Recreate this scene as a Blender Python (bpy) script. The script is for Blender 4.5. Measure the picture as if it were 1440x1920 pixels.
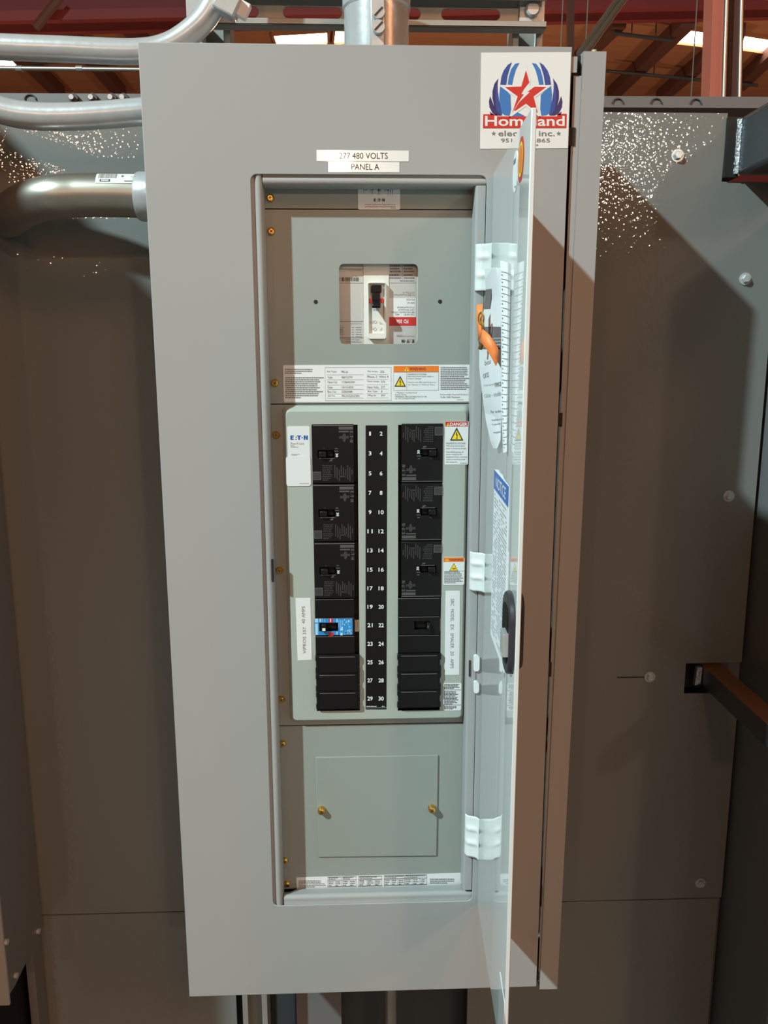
import bpy, bmesh, math, random
from mathutils import Vector, Euler, Matrix
from mathutils.geometry import tessellate_polygon

# ------------------------------------------------------------------ scene, camera, light
for o in list(bpy.data.objects):
    bpy.data.objects.remove(o, do_unlink=True)
SC = bpy.context.scene
COL = SC.collection
random.seed(7)
Z0 = 0.78                                   # height of the panel's bottom edge above the floor
CAM_LOC = Vector((0.2357, -1.01555, 0.88448 + Z0))
CAM_ROT = Euler((1.37705, 0.00201, -0.03651), 'XYZ')
FPX = 1560.0
cd = bpy.data.cameras.new('camera')
cam = bpy.data.objects.new('camera', cd)
COL.objects.link(cam)
cam.location = CAM_LOC
cam.rotation_euler = CAM_ROT
cd.sensor_width = 36.0
cd.lens = FPX / 1920 * 36.0
cd.clip_start = 0.02
cd.clip_end = 200
SC.camera = cam

SC.view_settings.view_transform = 'Standard'
SC.view_settings.look = 'None'
SC.view_settings.gamma = 1.0
SC.view_settings.exposure = 0.0
SC.view_settings.use_curve_mapping = False

wd = bpy.data.worlds.new('hall_air')
SC.world = wd
wd.use_nodes = True
wd.node_tree.nodes['Background'].inputs[0].default_value = (1.0, 0.58, 0.33, 1)
wd.node_tree.nodes['Background'].inputs[1].default_value = 0.075


def lamp(name, loc, target, size, power, color, shape='DISK'):
    l = bpy.data.lights.new(name, 'AREA')
    l.shape = shape
    l.size = size
    l.energy = power
    l.color = color
    o = bpy.data.objects.new(name, l)
    COL.objects.link(o)
    o.location = loc
    d = Vector(target) - Vector(loc)
    o.rotation_euler = d.to_track_quat('-Z', 'Y').to_euler()
    return o


# white high-bay lamp up to the left, in front of the panel: the hard shadows
lamp('high_bay_lamp', (-3.5, -3.05, 4.8 + Z0), (0.3, 0.1, 0.6 + Z0), 0.16, 570, (0.70, 0.93, 0.95))
# row of warm lamps far behind the photographer
for x, y, z, e, c in [(-5.0, -14.5, 4.98, 90, (1.0, 0.58, 0.34)), (-0.02, -14.5, 4.87, 105, (1.0, 0.58, 0.34)), (5.1, -14.5, 5.15, 130, (1.0, 0.82, 0.62))]:
    lamp('warm_bay_lamp', (x, y, z), (0.3, 0, 1.2), 0.5, e, c)
# large orange lights added high right behind the photographer as soft fill
for x, y, z in [(2.5, -6.5, 6.6), (6.5, -6.0, 6.6), (10.0, -8.5, 6.8)]:
    lamp('orange_fill_lamp', (x, y, z), (0.4, 0, 1.2), 1.8, 100, (1.0, 0.43, 0.19))
# unseen point lights added deeper in the hall to brighten the deck
for x, y in [(-5.0, 8.0), (1.5, 8.5), (7.0, 8.5)]:
    l = bpy.data.lights.new('deck_fill_lamp', 'POINT')
    l.energy = 180
    l.color = (1.0, 0.62, 0.36)
    l.shadow_soft_size = 0.3
    o = bpy.data.objects.new('deck_fill_lamp', l)
    COL.objects.link(o)
    o.location = (x, y, 2.6)

# ------------------------------------------------------------------ pixel <-> place helpers
RM = CAM_ROT.to_matrix()


def ray(u, v):
    return RM @ Vector(((u - 720) / FPX, -(v - 960) / FPX, -1.0))


def at(u, v, Y):
    d = ray(u, v)
    return CAM_LOC + d * ((Y - CAM_LOC.y) / d.y)


def atz(u, v, z):
    d = ray(u, v)
    return CAM_LOC + d * ((z - CAM_LOC.z) / d.z)


# ------------------------------------------------------------------ materials
MATS = {}


def mat(name, col, rough=0.45, metal=0.0, spec=0.5, coat=0.0, emit=None, estr=0.0, bump=None, var=None, cr=0.04, coatbump=False):
    m = bpy.data.materials.new(name)
    m.use_nodes = True
    nt = m.node_tree
    b = nt.nodes['Principled BSDF']
    b.inputs['Base Color'].default_value = (*col, 1)
    b.inputs['Roughness'].default_value = rough
    b.inputs['Metallic'].default_value = metal
    b.inputs['Specular IOR Level'].default_value = spec
    b.inputs['Coat Weight'].default_value = coat
    b.inputs['Coat Roughness'].default_value = cr
    if emit:
        b.inputs['Emission Color'].default_value = (*emit, 1)
        b.inputs['Emission Strength'].default_value = estr
    tc = None
    if bump or var:
        tc = nt.nodes.new('ShaderNodeTexCoord')
    if bump:
        kind, scale, strength, dist = bump
        if kind == 'hammer':
            # small rounded blisters of hammered paint
            t = nt.nodes.new('ShaderNodeTexVoronoi')
            t.feature = 'SMOOTH_F1'
            t.inputs['Scale'].default_value = scale
            t.inputs['Smoothness'].default_value = 0.25
            t.inputs['Randomness'].default_value = 1.0
            sq = nt.nodes.new('ShaderNodeMath')
            sq.operation = 'MULTIPLY'
            nt.links.new(t.outputs['Distance'], sq.inputs[0])
            nt.links.new(t.outputs['Distance'], sq.inputs[1])
            out = sq.outputs[0]
        else:
            t = nt.nodes.new('ShaderNodeTexNoise')
            t.inputs['Scale'].default_value = scale
            t.inputs['Detail'].default_value = 4
            out = t.outputs['Fac']
        nt.links.new(tc.outputs['Object'], t.inputs['Vector'])
        bp = nt.nodes.new('ShaderNodeBump')
        bp.inputs['Strength'].default_value = strength
        bp.inputs['Distance'].default_value = dist
        nt.links.new(out, bp.inputs['Height'])
        nt.links.new(bp.outputs['Normal'], b.inputs['Coat Normal' if coatbump else 'Normal'])
    if var:
        scale, c2, stretch = var
        mp = nt.nodes.new('ShaderNodeMapping')
        mp.inputs['Scale'].default_value = stretch
        n = nt.nodes.new('ShaderNodeTexNoise')
        n.inputs['Scale'].default_value = scale
        n.inputs['Detail'].default_value = 5
        mx = nt.nodes.new('ShaderNodeMix')
        mx.data_type = 'RGBA'
        nt.links.new(tc.outputs['Object'], mp.inputs['Vector'])
        nt.links.new(mp.outputs['Vector'], n.inputs['Vector'])
        nt.links.new(n.outputs['Fac'], mx.inputs['Factor'])
        mx.inputs['A'].default_value = (*col, 1)
        mx.inputs['B'].default_value = (*c2, 1)
        nt.links.new(mx.outputs['Result'], b.inputs['Base Color'])
    MATS[name] = m
    return m


mat('trim_paint', (0.36, 0.355, 0.35), 0.52, spec=0.4, bump=('n', 500, 0.04, 0.0005))
mat('door_paint', (0.78, 0.80, 0.79), 0.35, spec=0.3, coat=1.0)  # lighter than the trim's grey: reflected brightness put into the colour
mat('dead_front_paint', (0.30, 0.32, 0.295), 0.42, bump=('n', 500, 0.04, 0.0005))
mat('cover_paint', (0.40, 0.43, 0.385), 0.42)
mat('shadow_gap', (0.012, 0.010, 0.009), 0.7)
mat('hammered_paint', (0.215, 0.215, 0.200), 0.5, spec=0.3, coat=0.9, cr=0.05, coatbump=True, bump=('hammer', 165, 1.0, 0.00024), var=(600, (0.17, 0.168, 0.158), (1, 1, 1)))
mat('cabinet_paint', (0.15, 0.15, 0.15), 0.45, bump=('n', 300, 0.1, 0.001))
mat('black_plastic', (0.008, 0.007, 0.008), 0.38, spec=0.3)
mat('black_plastic_matte', (0.006, 0.005, 0.005), 0.55, spec=0.25)
mat('molded_mark', (0.085, 0.078, 0.076), 0.55)
mat('molded_mark_dim', (0.040, 0.036, 0.036), 0.55)
mat('silver_edge', (0.28, 0.26, 0.24), 0.3, metal=0.5)
mat('brass', (0.80, 0.50, 0.14), 0.28, metal=1.0)
mat('brass_dark', (0.16, 0.08, 0.02), 0.5, metal=0.6)
mat('zinc', (0.66, 0.67, 0.68), 0.27, metal=0.38, bump=('n', 90, 0.10, 0.002), var=(60, (0.52, 0.53, 0.54), (1, 1, 1)))
mat('strut_zinc', (0.36, 0.355, 0.33), 0.42, metal=0.4)
mat('dull_conduit', (0.50, 0.48, 0.44), 0.36, metal=0.85, var=(25, (0.40, 0.36, 0.29), (1, 1, 1)))
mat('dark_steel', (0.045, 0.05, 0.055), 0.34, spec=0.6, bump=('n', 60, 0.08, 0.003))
mat('weld_steel', (0.55, 0.57, 0.60), 0.4, metal=0.8, bump=('n', 260, 0.8, 0.004))
mat('warm_lit_brown', (0.33, 0.12, 0.045), 0.5, var=(12, (0.26, 0.095, 0.035), (1, 1, 1)))  # warm light on the square tube's top, put into its colour
mat('red_paint', (0.24, 0.042, 0.05), 0.6, var=(2, (0.19, 0.038, 0.045), (1, 1, 1)))
mat('column_paint', (0.62, 0.17, 0.11), 0.55)
mat('dark_timber', (0.11, 0.045, 0.035), 0.7)
mat('wood_deck', (0.50, 0.25, 0.14), 0.65, var=(1.3, (0.36, 0.16, 0.085), (1, 6, 1)))
mat('skylight_glow', (0.9, 0.8, 0.6), 0.5, emit=(1.0, 0.86, 0.62), estr=9.0)
mat('concrete', (0.14, 0.13, 0.12), 0.7, var=(3, (0.11, 0.10, 0.09), (1, 1, 1)))
mat('label_white', (0.80, 0.79, 0.78), 0.38)
mat('label_gloss', (0.80, 0.80, 0.79), 0.16, coat=0.5, bump=('n', 260, 0.03, 0.001))
mat('paper', (0.85, 0.85, 0.87), 0.6)
mat('ink', (0.025, 0.025, 0.03), 0.5)
mat('ink_grey', (0.20, 0.19, 0.19), 0.5)
mat('ink_light', (0.42, 0.41, 0.42), 0.5)
mat('white_ink', (0.85, 0.85, 0.83), 0.5)
mat('orange_ink', (0.90, 0.20, 0.02), 0.45)
mat('red_ink', (0.62, 0.03, 0.03), 0.45)
mat('logo_red', (0.62, 0.025, 0.02), 0.4)
mat('maroon_ink', (0.28, 0.03, 0.01), 0.5)
mat('yellow_ink', (0.95, 0.66, 0.02), 0.45)
mat('blue_ink', (0.015, 0.11, 0.42), 0.45)
mat('notice_blue', (0.05, 0.17, 0.55), 0.4)
mat('wing_light', (0.03, 0.18, 0.50), 0.4)
mat('wing_mid', (0.025, 0.065, 0.29), 0.4)
mat('wing_dark', (0.03, 0.022, 0.14), 0.4)
mat('breaker_white', (0.78, 0.74, 0.68), 0.4)
mat('nameplate_grey', (0.58, 0.57, 0.55), 0.3, metal=0.15)
mat('breaker_blue', (0.03, 0.28, 0.66), 0.35)
mat('pale_blue', (0.45, 0.70, 0.88), 0.35)
mat('tan_strip', (0.52, 0.40, 0.27), 0.5)
mat('ribbon_orange', (1.0, 0.27, 0.07), 0.5)
mat('sheet_dark', (0.16, 0.14, 0.15), 0.6)
mat('latch_plastic', (0.040, 0.035, 0.042), 0.36)

# clear plastic film: mostly see-through with a gloss that follows the angle
m = bpy.data.materials.new('clear_film')
m.use_nodes = True
nt = m.node_tree
nt.nodes.clear()
o_ = nt.nodes.new('ShaderNodeOutputMaterial')
mx_ = nt.nodes.new('ShaderNodeMixShader')
tr_ = nt.nodes.new('ShaderNodeBsdfTransparent')
gl_ = nt.nodes.new('ShaderNodeBsdfGlossy')
fr_ = nt.nodes.new('ShaderNodeLayerWeight')
fr_.inputs['Blend'].default_value = 0.25
pw_ = nt.nodes.new('ShaderNodeMath')
pw_.operation = 'MULTIPLY'
pw_.inputs[1].default_value = 0.16
tr_.inputs['Color'].default_value = (0.95, 0.96, 0.96, 1)
gl_.inputs['Roughness'].default_value = 0.12
nt.links.new(fr_.outputs['Facing'], pw_.inputs[0])
nt.links.new(pw_.outputs[0], mx_.inputs[0])
nt.links.new(tr_.outputs[0], mx_.inputs[1])
nt.links.new(gl_.outputs[0], mx_.inputs[2])
nt.links.new(mx_.outputs[0], o_.inputs[0])
MATS['clear_film'] = m

# ------------------------------------------------------------------ mesh builder


class MB:
    def __init__(self, m='trim_paint'):
        self.v, self.f, self.fm, self.fs = [], [], [], []
        self.ms = []
        self.cur = m
        self.sm = False

    def mi(self, name):
        if name not in self.ms:
            self.ms.append(name)
        return self.ms.index(name)

    def add(self, vs, fs, m=None, smooth=None):
        n = len(self.v)
        self.v += [Vector(p) for p in vs]
        k = self.mi(m or self.cur)
        for f in fs:
            self.f.append([i + n for i in f])
            self.fm.append(k)
            self.fs.append(self.sm if smooth is None else smooth)

    def box(self, x0, x1, y0, y1, z0, z1, m=None):
        x0, x1 = min(x0, x1), max(x0, x1)
        y0, y1 = min(y0, y1), max(y0, y1)
        z0, z1 = min(z0, z1), max(z0, z1)
        vs = [(x, y, z) for x in (x0, x1) for y in (y0, y1) for z in (z0, z1)]
        self.add(vs, [(0, 1, 3, 2), (4, 6, 7, 5), (0, 4, 5, 1), (2, 3, 7, 6), (0, 2, 6, 4), (1, 5, 7, 3)], m)

    def obox(self, c, ax, ay, az, m=None):
        """oriented box: centre and three half-extent vectors"""
        c, ax, ay, az = Vector(c), Vector(ax), Vector(ay), Vector(az)
        vs = [c + ax * i + ay * j + az * k for i in (-1, 1) for j in (-1, 1) for k in (-1, 1)]
        self.add(vs, [(0, 1, 3, 2), (4, 6, 7, 5), (0, 4, 5, 1), (2, 3, 7, 6), (0, 2, 6, 4), (1, 5, 7, 3)], m)

    def plate(self, outer, holes, y0, y1, m=None):
        """polygon (x,z) with holes, between two depths"""
        loops = [outer] + list(holes)
        pts = [p for l in loops for p in l]
        tris = tessellate_polygon([[Vector((p[0], p[1], 0)) for p in l] for l in loops])
        n = len(pts)
        vs = [(p[0], y0, p[1]) for p in pts] + [(p[0], y1, p[1]) for p in pts]
        fs = [tuple(t) for t in tris] + [tuple(i + n for i in reversed(t)) for t in tris]
        k = 0
        for l in loops:
            L = len(l)
            for i in range(L):
                a, b = k + i, k + (i + 1) % L
                fs.append((a, b, b + n, a + n))
            k += L
        self.add(vs, fs, m)

    def strip(self, rows, m=None, closed=False, smooth=True):
        """quad surface through rows of points"""
        n = len(rows[0])
        vs = [p for r in rows for p in r]
        fs = []
        for i in range(len(rows) - 1):
            for j in range(n if closed else n - 1):
                a, b = i * n + j, i * n + (j + 1) % n
                fs.append((a, b, b + n, a + n))
        self.add(vs, fs, m, smooth)

    def tube(self, path, r, m=None, seg=20, cap=True, radii=None):
        path = [Vector(p) for p in path]
        rows = []
        up = None
        for i, p in enumerate(path):
            t = (path[min(i + 1, len(path) - 1)] - path[max(i - 1, 0)]).normalized()
            if up is None:
                up = Vector((0, 0, 1)) if abs(t.z) < 0.9 else Vector((0, 1, 0))
            a = t.cross(up).normalized()
            up = a.cross(t).normalized()
            rr = radii[i] if radii else r
            rows.append([p + (a * math.cos(q) + up * math.sin(q)) * rr for q in [2 * math.pi * k / seg for k in range(seg)]])
        n0 = len(self.v)
        self.strip(rows, m, closed=True)
        if cap:
            k = self.mi(m or self.cur)
            for ring, base in ((0, n0), (1, n0 + (len(path) - 1) * seg)):
                self.f.append([base + j for j in range(seg)])
                self.fm.append(k)
                self.fs.append(False)

    def cyl(self, p0, p1, r, m=None, seg=20, r1=None):
        self.tube([p0, p1], r, m, seg, True, [r, r1 if r1 is not None else r])

    def extrude_profile(self, prof, axis, a0, a1, m=None, smooth=False, cap=True):
        """profile as list of 2-D points; axis 'z': (x,y) run along z, 'x': (y,z) run along x"""
        def P(p, a):
            return (p[0], p[1], a) if axis == 'z' else (a, p[0], p[1])
        n = len(prof)
        vs = [P(p, a0) for p in prof] + [P(p, a1) for p in prof]
        fs = [(i, (i + 1) % n, (i + 1) % n + n, i + n) for i in range(n)]
        if cap:
            fs += [tuple(range(n)), tuple(range(2 * n - 1, n - 1, -1))]
        self.add(vs, fs, m, smooth)

    def build(self, name, parent=None, origin=None, bevel=0.0, seg=2, sharp=35, solid=0.0, subsurf=0):
        """link as ONE mesh object. parent: a root (Empty) or a part; origin: world place of local zero"""
        if origin is None:
            if parent is not None:
                origin = Vector(parent['_o']) if '_o' in parent else Vector((0, 0, 0))
            else:
                xs = [p.x for p in self.v]
                ys = [p.y for p in self.v]
                zs = [p.z for p in self.v]
                origin = Vector(((min(xs) + max(xs)) / 2, (min(ys) + max(ys)) / 2, min(zs)))
        me = bpy.data.meshes.new(name)
        me.from_pydata([p - origin for p in self.v], [], self.f)
        for n in self.ms:
            me.materials.append(MATS[n])
        me.polygons.foreach_set('material_index', self.fm)
        me.polygons.foreach_set('use_smooth', [True] * len(self.f))
        bm = bmesh.new()
        bm.from_mesh(me)
        bmesh.ops.recalc_face_normals(bm, faces=bm.faces)
        bm.to_mesh(me)
        bm.free()
        me.set_sharp_from_angle(angle=math.radians(sharp))
        ob = bpy.data.objects.new(name, me)
        COL.objects.link(ob)
        if parent is not None:
            ob.parent = parent
            ob['_o'] = tuple(origin)
        else:
            ob.location = origin
            ob['_o'] = tuple(origin)
        if solid:
            s = ob.modifiers.new('thickness', 'SOLIDIFY')
            s.thickness = solid
            s.offset = 0
        if bevel:
            b = ob.modifiers.new('edge', 'BEVEL')
            b.width = bevel
            b.segments = seg
            b.limit_method = 'ANGLE'
            b.angle_limit = math.radians(40)
        return ob


def thing(name, label, cat, loc, group=None, rot=None):
    o = bpy.data.objects.new(name, None)
    COL.objects.link(o)
    o.empty_display_size = 0.05
    o.location = loc
    if rot:
        o.rotation_euler = rot
    o['_o'] = tuple(loc)
    tag(o, label, cat, group)
    return o


def tag(o, label=None, cat=None, group=None, kind=None):
    if label:
        o['label'] = label
    if cat:
        o['category'] = cat
    if group:
        o['group'] = group
    if kind:
        o['kind'] = kind
    return o


def spline(pts, n=8):
    pts = [Vector(p) for p in pts]
    out = []
    for i in range(len(pts) - 1):
        p0 = pts[max(i - 1, 0)]
        p1, p2 = pts[i], pts[i + 1]
        p3 = pts[min(i + 2, len(pts) - 1)]
        for k in range(n):
            t = k / n
            out.append(0.5 * ((2 * p1) + (p2 - p0) * t + (2 * p0 - 5 * p1 + 4 * p2 - p3) * t * t + (3 * p1 - p0 - 3 * p2 + p3) * t ** 3))
    out.append(pts[-1])
    return out


def rrect(x0, x1, z0, z1, r, n=5):
    pts = []
    for cx, cz, a0 in ((x1 - r, z1 - r, 0), (x0 + r, z1 - r, 90), (x0 + r, z0 + r, 180), (x1 - r, z0 + r, 270)):
        for k in range(n + 1):
            a = math.radians(a0 + 90 * k / n)
            pts.append((cx + r * math.cos(a), cz + r * math.sin(a)))
    return pts


def circle(cx, cz, r, n=16, rz=None):
    return [(cx + r * math.cos(2 * math.pi * k / n), cz + (rz or r) * math.sin(2 * math.pi * k / n)) for k in range(n)]


# ------------------------------------------------------------------ lettering
_TXT = {}


def glyphs(s, bold=0.0):
    k = (s, bold)
    if k not in _TXT:
        cu = bpy.data.curves.new('t', 'FONT')
        cu.body = s
        cu.offset = bold
        cu.resolution_u = 3
        ob = bpy.data.objects.new('t', cu)
        COL.objects.link(ob)
        bpy.context.view_layer.update()
        me = bpy.data.meshes.new_from_object(ob.evaluated_get(bpy.context.evaluated_depsgraph_get()))
        vs = [(v.co.x, v.co.y) for v in me.vertices]
        fs = [tuple(p.vertices) for p in me.polygons]
        bpy.data.objects.remove(ob, do_unlink=True)
        bpy.data.curves.remove(cu)
        bpy.data.meshes.remove(me)
        x0, x1 = min(p[0] for p in vs), max(p[0] for p in vs)
        y0, y1 = min(p[1] for p in vs), max(p[1] for p in vs)
        vs = [((x - x0) / (x1 - x0), (y - y0) / (y1 - y0)) for x, y in vs]
        _TXT[k] = (vs, fs)
    return _TXT[k]


class Draw:
    """draws flat shapes on a plane. P(a, b, h): plane coordinates and height off the surface -> place;
    px(u, v): photograph point -> plane coordinates"""

    def __init__(self, mb, P, px):
        self.mb, self.P, self.px = mb, P, px

    def poly(self, ab, m, h):
        self.mb.add([self.P(a, b, h) for a, b in ab], [tuple(range(len(ab)))], m, False)

    def slab(self, ab, m, h0, h1):
        n = len(ab)
        vs = [self.P(a, b, h1) for a, b in ab] + [self.P(a, b, h0) for a, b in ab]
        self.mb.add(vs, [tuple(range(n))] + [(i, (i + 1) % n, (i + 1) % n + n, i + n) for i in range(n)], m, False)

    def rect(self, u0, v0, u1, v1, m, h=0.0005):
        a0, b0 = self.px(u0, v0)
        a1, b1 = self.px(u1, v1)
        self.poly([(a0, b0), (a1, b0), (a1, b1), (a0, b1)], m, h)

    def body(self, u0, v0, u1, v1, m, r=0.002, h1=0.0003):
        a0, b0 = self.px(u0, v0)
        a1, b1 = self.px(u1, v1)
        x0, x1, z0, z1 = min(a0, a1), max(a0, a1), min(b0, b1), max(b0, b1)
        self.slab(rrect(x0, x1, z0, z1, r, 4) if r else [(x0, z0), (x1, z0), (x1, z1), (x0, z1)], m, 0, h1)

    def frame(self, u0, v0, u1, v1, w, m, h=0.0005):
        self.rect(u0, v0, u1, v0 + w, m, h)
        self.rect(u0, v1 - w, u1, v1, m, h)
        self.rect(u0, v0, u0 + w, v1, m, h)
        self.rect(u1 - w, v0, u1, v1, m, h)

    def pxpoly(self, pts, m, h=0.0005):
        self.poly([self.px(u, v) for u, v in pts], m, h)

    def text(self, s, u0, v0, u1, v1, m='ink', h=0.0006, rot=0, bold=0.0):
        """fit the words into the box; rot 90 reads upward, -90 downward, 180 upside down"""
        vs, fs = glyphs(s, bold)
        out = []
        for x, y in vs:
            if rot == 0:
                U, V = x, 1 - y
            elif rot == 180:
                U, V = 1 - x, y
            elif rot == 90:
                U, V = 1 - y, 1 - x
                U = 1 - y
                V = 1 - x
                U, V = y * -1 + 1, 1 - x
                U = 1 - U
                U = 1 - U
            else:
                U, V = y, x
            if rot == 90:
                U, V = 1 - y, 1 - x
            a, b = self.px(u0 + (u1 - u0) * U, v0 + (v1 - v0) * V)
            out.append(self.P(a, b, h))
        self.mb.add(out, fs, m, False)

    def micro(self, u0, v0, u1, v1, n, m='ink_grey', h=0.0005, fill=0.55, last=0.6, vertical=False):
        """lines of print too small to read"""
        rnd = random.Random(int(u0 * 31 + v0 * 17 + n))
        for i in range(n):
            if vertical:
                a = u0 + (u1 - u0) * (i + 0.2) / n
                b = a + (u1 - u0) / n * fill
            else:
                a = v0 + (v1 - v0) * (i + 0.2) / n
                b = a + (v1 - v0) / n * fill
            s, e = (v0, v1) if vertical else (u0, u1)
            end = s + (e - s) * (last if i == n - 1 else rnd.uniform(0.8, 1.0))
            x = s
            while x < end:
                w = rnd.uniform(1.6, 5.0)
                x2 = min(x + w, end)
                if vertical:
                    self.rect(a, x, b, x2, m, h)
                else:
                    self.rect(x, a, x2, b, m, h)
                x = x2 + 0.7

    def makers_mark(self, u0, v0, u1, v1, m, h=0.0006, rot=0):
        """E A T . N word mark, the A and O reduced to dots"""
        def W(x, y):
            if rot == 0:
                return self.px(u0 + (u1 - u0) * x, v1 + (v0 - v1) * y)
            if rot == 180:
                return self.px(u1 + (u0 - u1) * x, v0 + (v1 - v0) * y)
            if rot == 90:
                return self.px(u1 + (u0 - u1) * y, v1 + (v0 - v1) * x)
            return self.px(u0 + (u1 - u0) * y, v0 + (v1 - v0) * x)
        S = [[(0, 0), (.19, 0), (.19, .22), (.09, .22), (.09, .39), (.17, .39), (.17, .61), (.09, .61), (.09, .78), (.20, .78), (.20, 1), (0, 1)],
             [(.285, .0), (.355, .0), (.355, .22), (.285, .22)], [(.31, .5), (.37, .5), (.36, .75), (.325, .75)],
             [(.385, 1), (.385, .78), (.45, .78), (.45, 0), (.54, 0), (.54, .78), (.605, .78), (.605, 1)],
             [(.64 + .035 + .038 * math.cos(a), .5 + .15 * math.sin(a)) for a in [k * math.pi / 4 for k in range(8)]],
             [(.77, 0), (.85, 0), (.85, .6), (.92, 0), (1, 0), (1, 1), (.92, 1), (.92, .42), (.85, 1), (.77, 1)]]
        for s in S:
            self.poly([W(x, y) for x, y in s], m, h)


def on_y(mb, Y):
    return Draw(mb, lambda a, b, h: Vector((a, Y - h, b)), lambda u, v: (at(u, v, Y).x, at(u, v, Y).z))


def hazard(d, u0, v0, u1, v1, border='ink', bolt=True, h=0.0005):
    """yellow warning triangle"""
    c = (u0 + u1) / 2
    d.pxpoly([(c, v0), (u1, v1), (u0, v1)], border, h)
    k = 0.13
    w = (u1 - u0)
    hh = v1 - v0
    d.pxpoly([(c, v0 + hh * .2), (u1 - w * k, v1 - hh * .09), (u0 + w * k, v1 - hh * .09)], 'yellow_ink', h + .0001)
    if bolt:
        def q(x, y):
            return (c + (x - .5) * w, v0 + y * hh)
        d.pxpoly([q(.47, .36), (q(.54, .36)), q(.50, .54), q(.58, .54), q(.53, .80), q(.58, .80), q(.50, .90), q(.45, .80), q(.49, .80), q(.51, .60), q(.43, .60)], 'ink', h + .0002)


def alert(d, u0, v0, u1, v1, h=0.0006):
    c = (u0 + u1) / 2
    d.pxpoly([(c, v0), (u1, v1), (u0, v1)], 'yellow_ink', h)
    w = (u1 - u0) * .07
    d.pxpoly([(c - w, v0 + (v1 - v0) * .35), (c + w, v0 + (v1 - v0) * .35), (c + w, v0 + (v1 - v0) * .72), (c - w, v0 + (v1 - v0) * .72)], 'ink', h + .0001)
    d.pxpoly([(c - w, v0 + (v1 - v0) * .8), (c + w, v0 + (v1 - v0) * .8), (c + w, v0 + (v1 - v0) * .92), (c - w, v0 + (v1 - v0) * .92)], 'ink', h + .0001)


# ================================================================== THE SETTING
b = MB('concrete')
b.box(-9, 11, -18, 14, -0.05, 0)
tag(b.build('floor'), kind='structure')

DECK = 4.8 + Z0
dv = ray(602, 662)
bd = Vector((dv.x, dv.y, 0)).normalized()            # direction of the hall's rafters
bx = Vector((bd.y, -bd.x, 0))
b = MB('wood_deck')
c0 = CAM_LOC.copy()
c0.z = DECK + 0.03
b.obox(c0 + bd * 12.0, bx * 11, bd * 4.6, Vector((0, 0, 0.03)))
tag(b.build('ceiling'), kind='structure')
b = MB('red_paint')
p = CAM_LOC + bd * 16.4
b.obox(Vector((p.x, p.y, DECK / 2)), bx * 11, bd * 0.1, Vector((0, 0, DECK / 2)))
tag(b.build('wall_back'), kind='structure')


def on_deck_beam(name, pxs, w, hgt, m, label, cat, group):
    """a beam just under the deck following photograph points"""
    a, e = atz(*pxs[0], DECK - hgt * .5), atz(*pxs[1], DECK - hgt * .5)
    t = (e - a).normalized()
    s = Vector((t.y, -t.x, 0))
    mb = MB(m)
    mb.obox((a + e) / 2, t * ((e - a).length / 2), s * w, Vector((0, 0, hgt / 2)))
    return tag(mb.build(name), label, cat, group)


PUR = [((-30, 32), (111, 173), 'first from the left edge of the view'), ((110, 38), (226, 173), 'second from the left edge of the view'),
       ((225, 30), (345, 165), 'third from the left, meeting the panel top'), ((1162, 38), (1088, 110), 'beside the slanting conduits'),
       ((1290, 38), (1148, 176), 'below the skylight right of the panel'), ((1385, 55), (1240, 180), 'passing behind the red column'),
       ((1480, 68), (1385, 160), 'at the right edge of the view')]
for a, e, where in PUR:
    on_deck_beam('roof_rafter', (a, e), 0.085, 0.16, 'dark_timber', 'dark timber roof rafter under the wooden deck, ' + where, 'rafter', 'roof rafters')
# purlin-like seams of the deck are pipes with hangers
for a, e, where in [((1150, 62), (1262, 76), 'right of the panel, upper one'), ((1138, 133), (1420, 160), 'right of the panel, lower one'), ((60, 118), (262, 108), 'left of the panel')]:
    p0, p1 = atz(*a, DECK - .2), atz(*e, DECK - .2)
    mb = MB('dark_steel')
    mb.tube([p0, p1], .022, seg=10)
    for k in (.3, .7):
        q = p0.lerp(p1, k)
        mb.cyl(q, q + Vector((0, 0, .195)), .008, seg=8)
    tag(mb.build('sprinkler_pipe'), 'thin dark sprinkler pipe hung below the wooden deck, ' + where, 'pipe', 'sprinkler pipes')

SKY = [([(-40, 98), (14, 101), (36, 124), (-30, 126)], 'at the left edge above the thin conduit'),
       ([(513, 63), (613, 57), (614, 80), (521, 87)], 'just above the panel, left of the big nipple'),
       ([(629, 54), (700, 50), (700, 72), (626, 80)], 'partly behind the nipple'),
       ([(1283, 51), (1345, 60), (1338, 86), (1257, 77)], 'left of the red column'),
       ([(1396, 63), (1478, 76), (1472, 102), (1389, 90)], 'right of the red column')]
for q, where in SKY:
    z = DECK - .02
    P4 = [atz(u, v, z) for u, v in q]
    c = sum(P4, Vector()) / 4
    r = thing('skylight', 'glowing skylight in the wooden deck, ' + where, 'skylight', c, 'skylights')
    mb = MB('skylight_glow')
    mb.add(P4 + [p + Vector((0, 0, .015)) for p in P4], [(0, 1, 2, 3), (4, 5, 6, 7), (0, 1, 5, 4), (1, 2, 6, 5), (2, 3, 7, 6), (3, 0, 4, 7)])
    mb.build('pane', r)
    mb = MB('wood_deck')
    for i in range(4):
        p0, p1 = P4[i], P4[(i + 1) % 4]
        t = (p1 - p0)
        mb.obox((p0 + p1) / 2 + (((p0 + p1) / 2 - c).normalized()) * .015, t / 2, t.normalized().cross(Vector((0, 0, 1))) * .015, Vector((0, 0, .03)))
    mb.build('frame', r)

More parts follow.
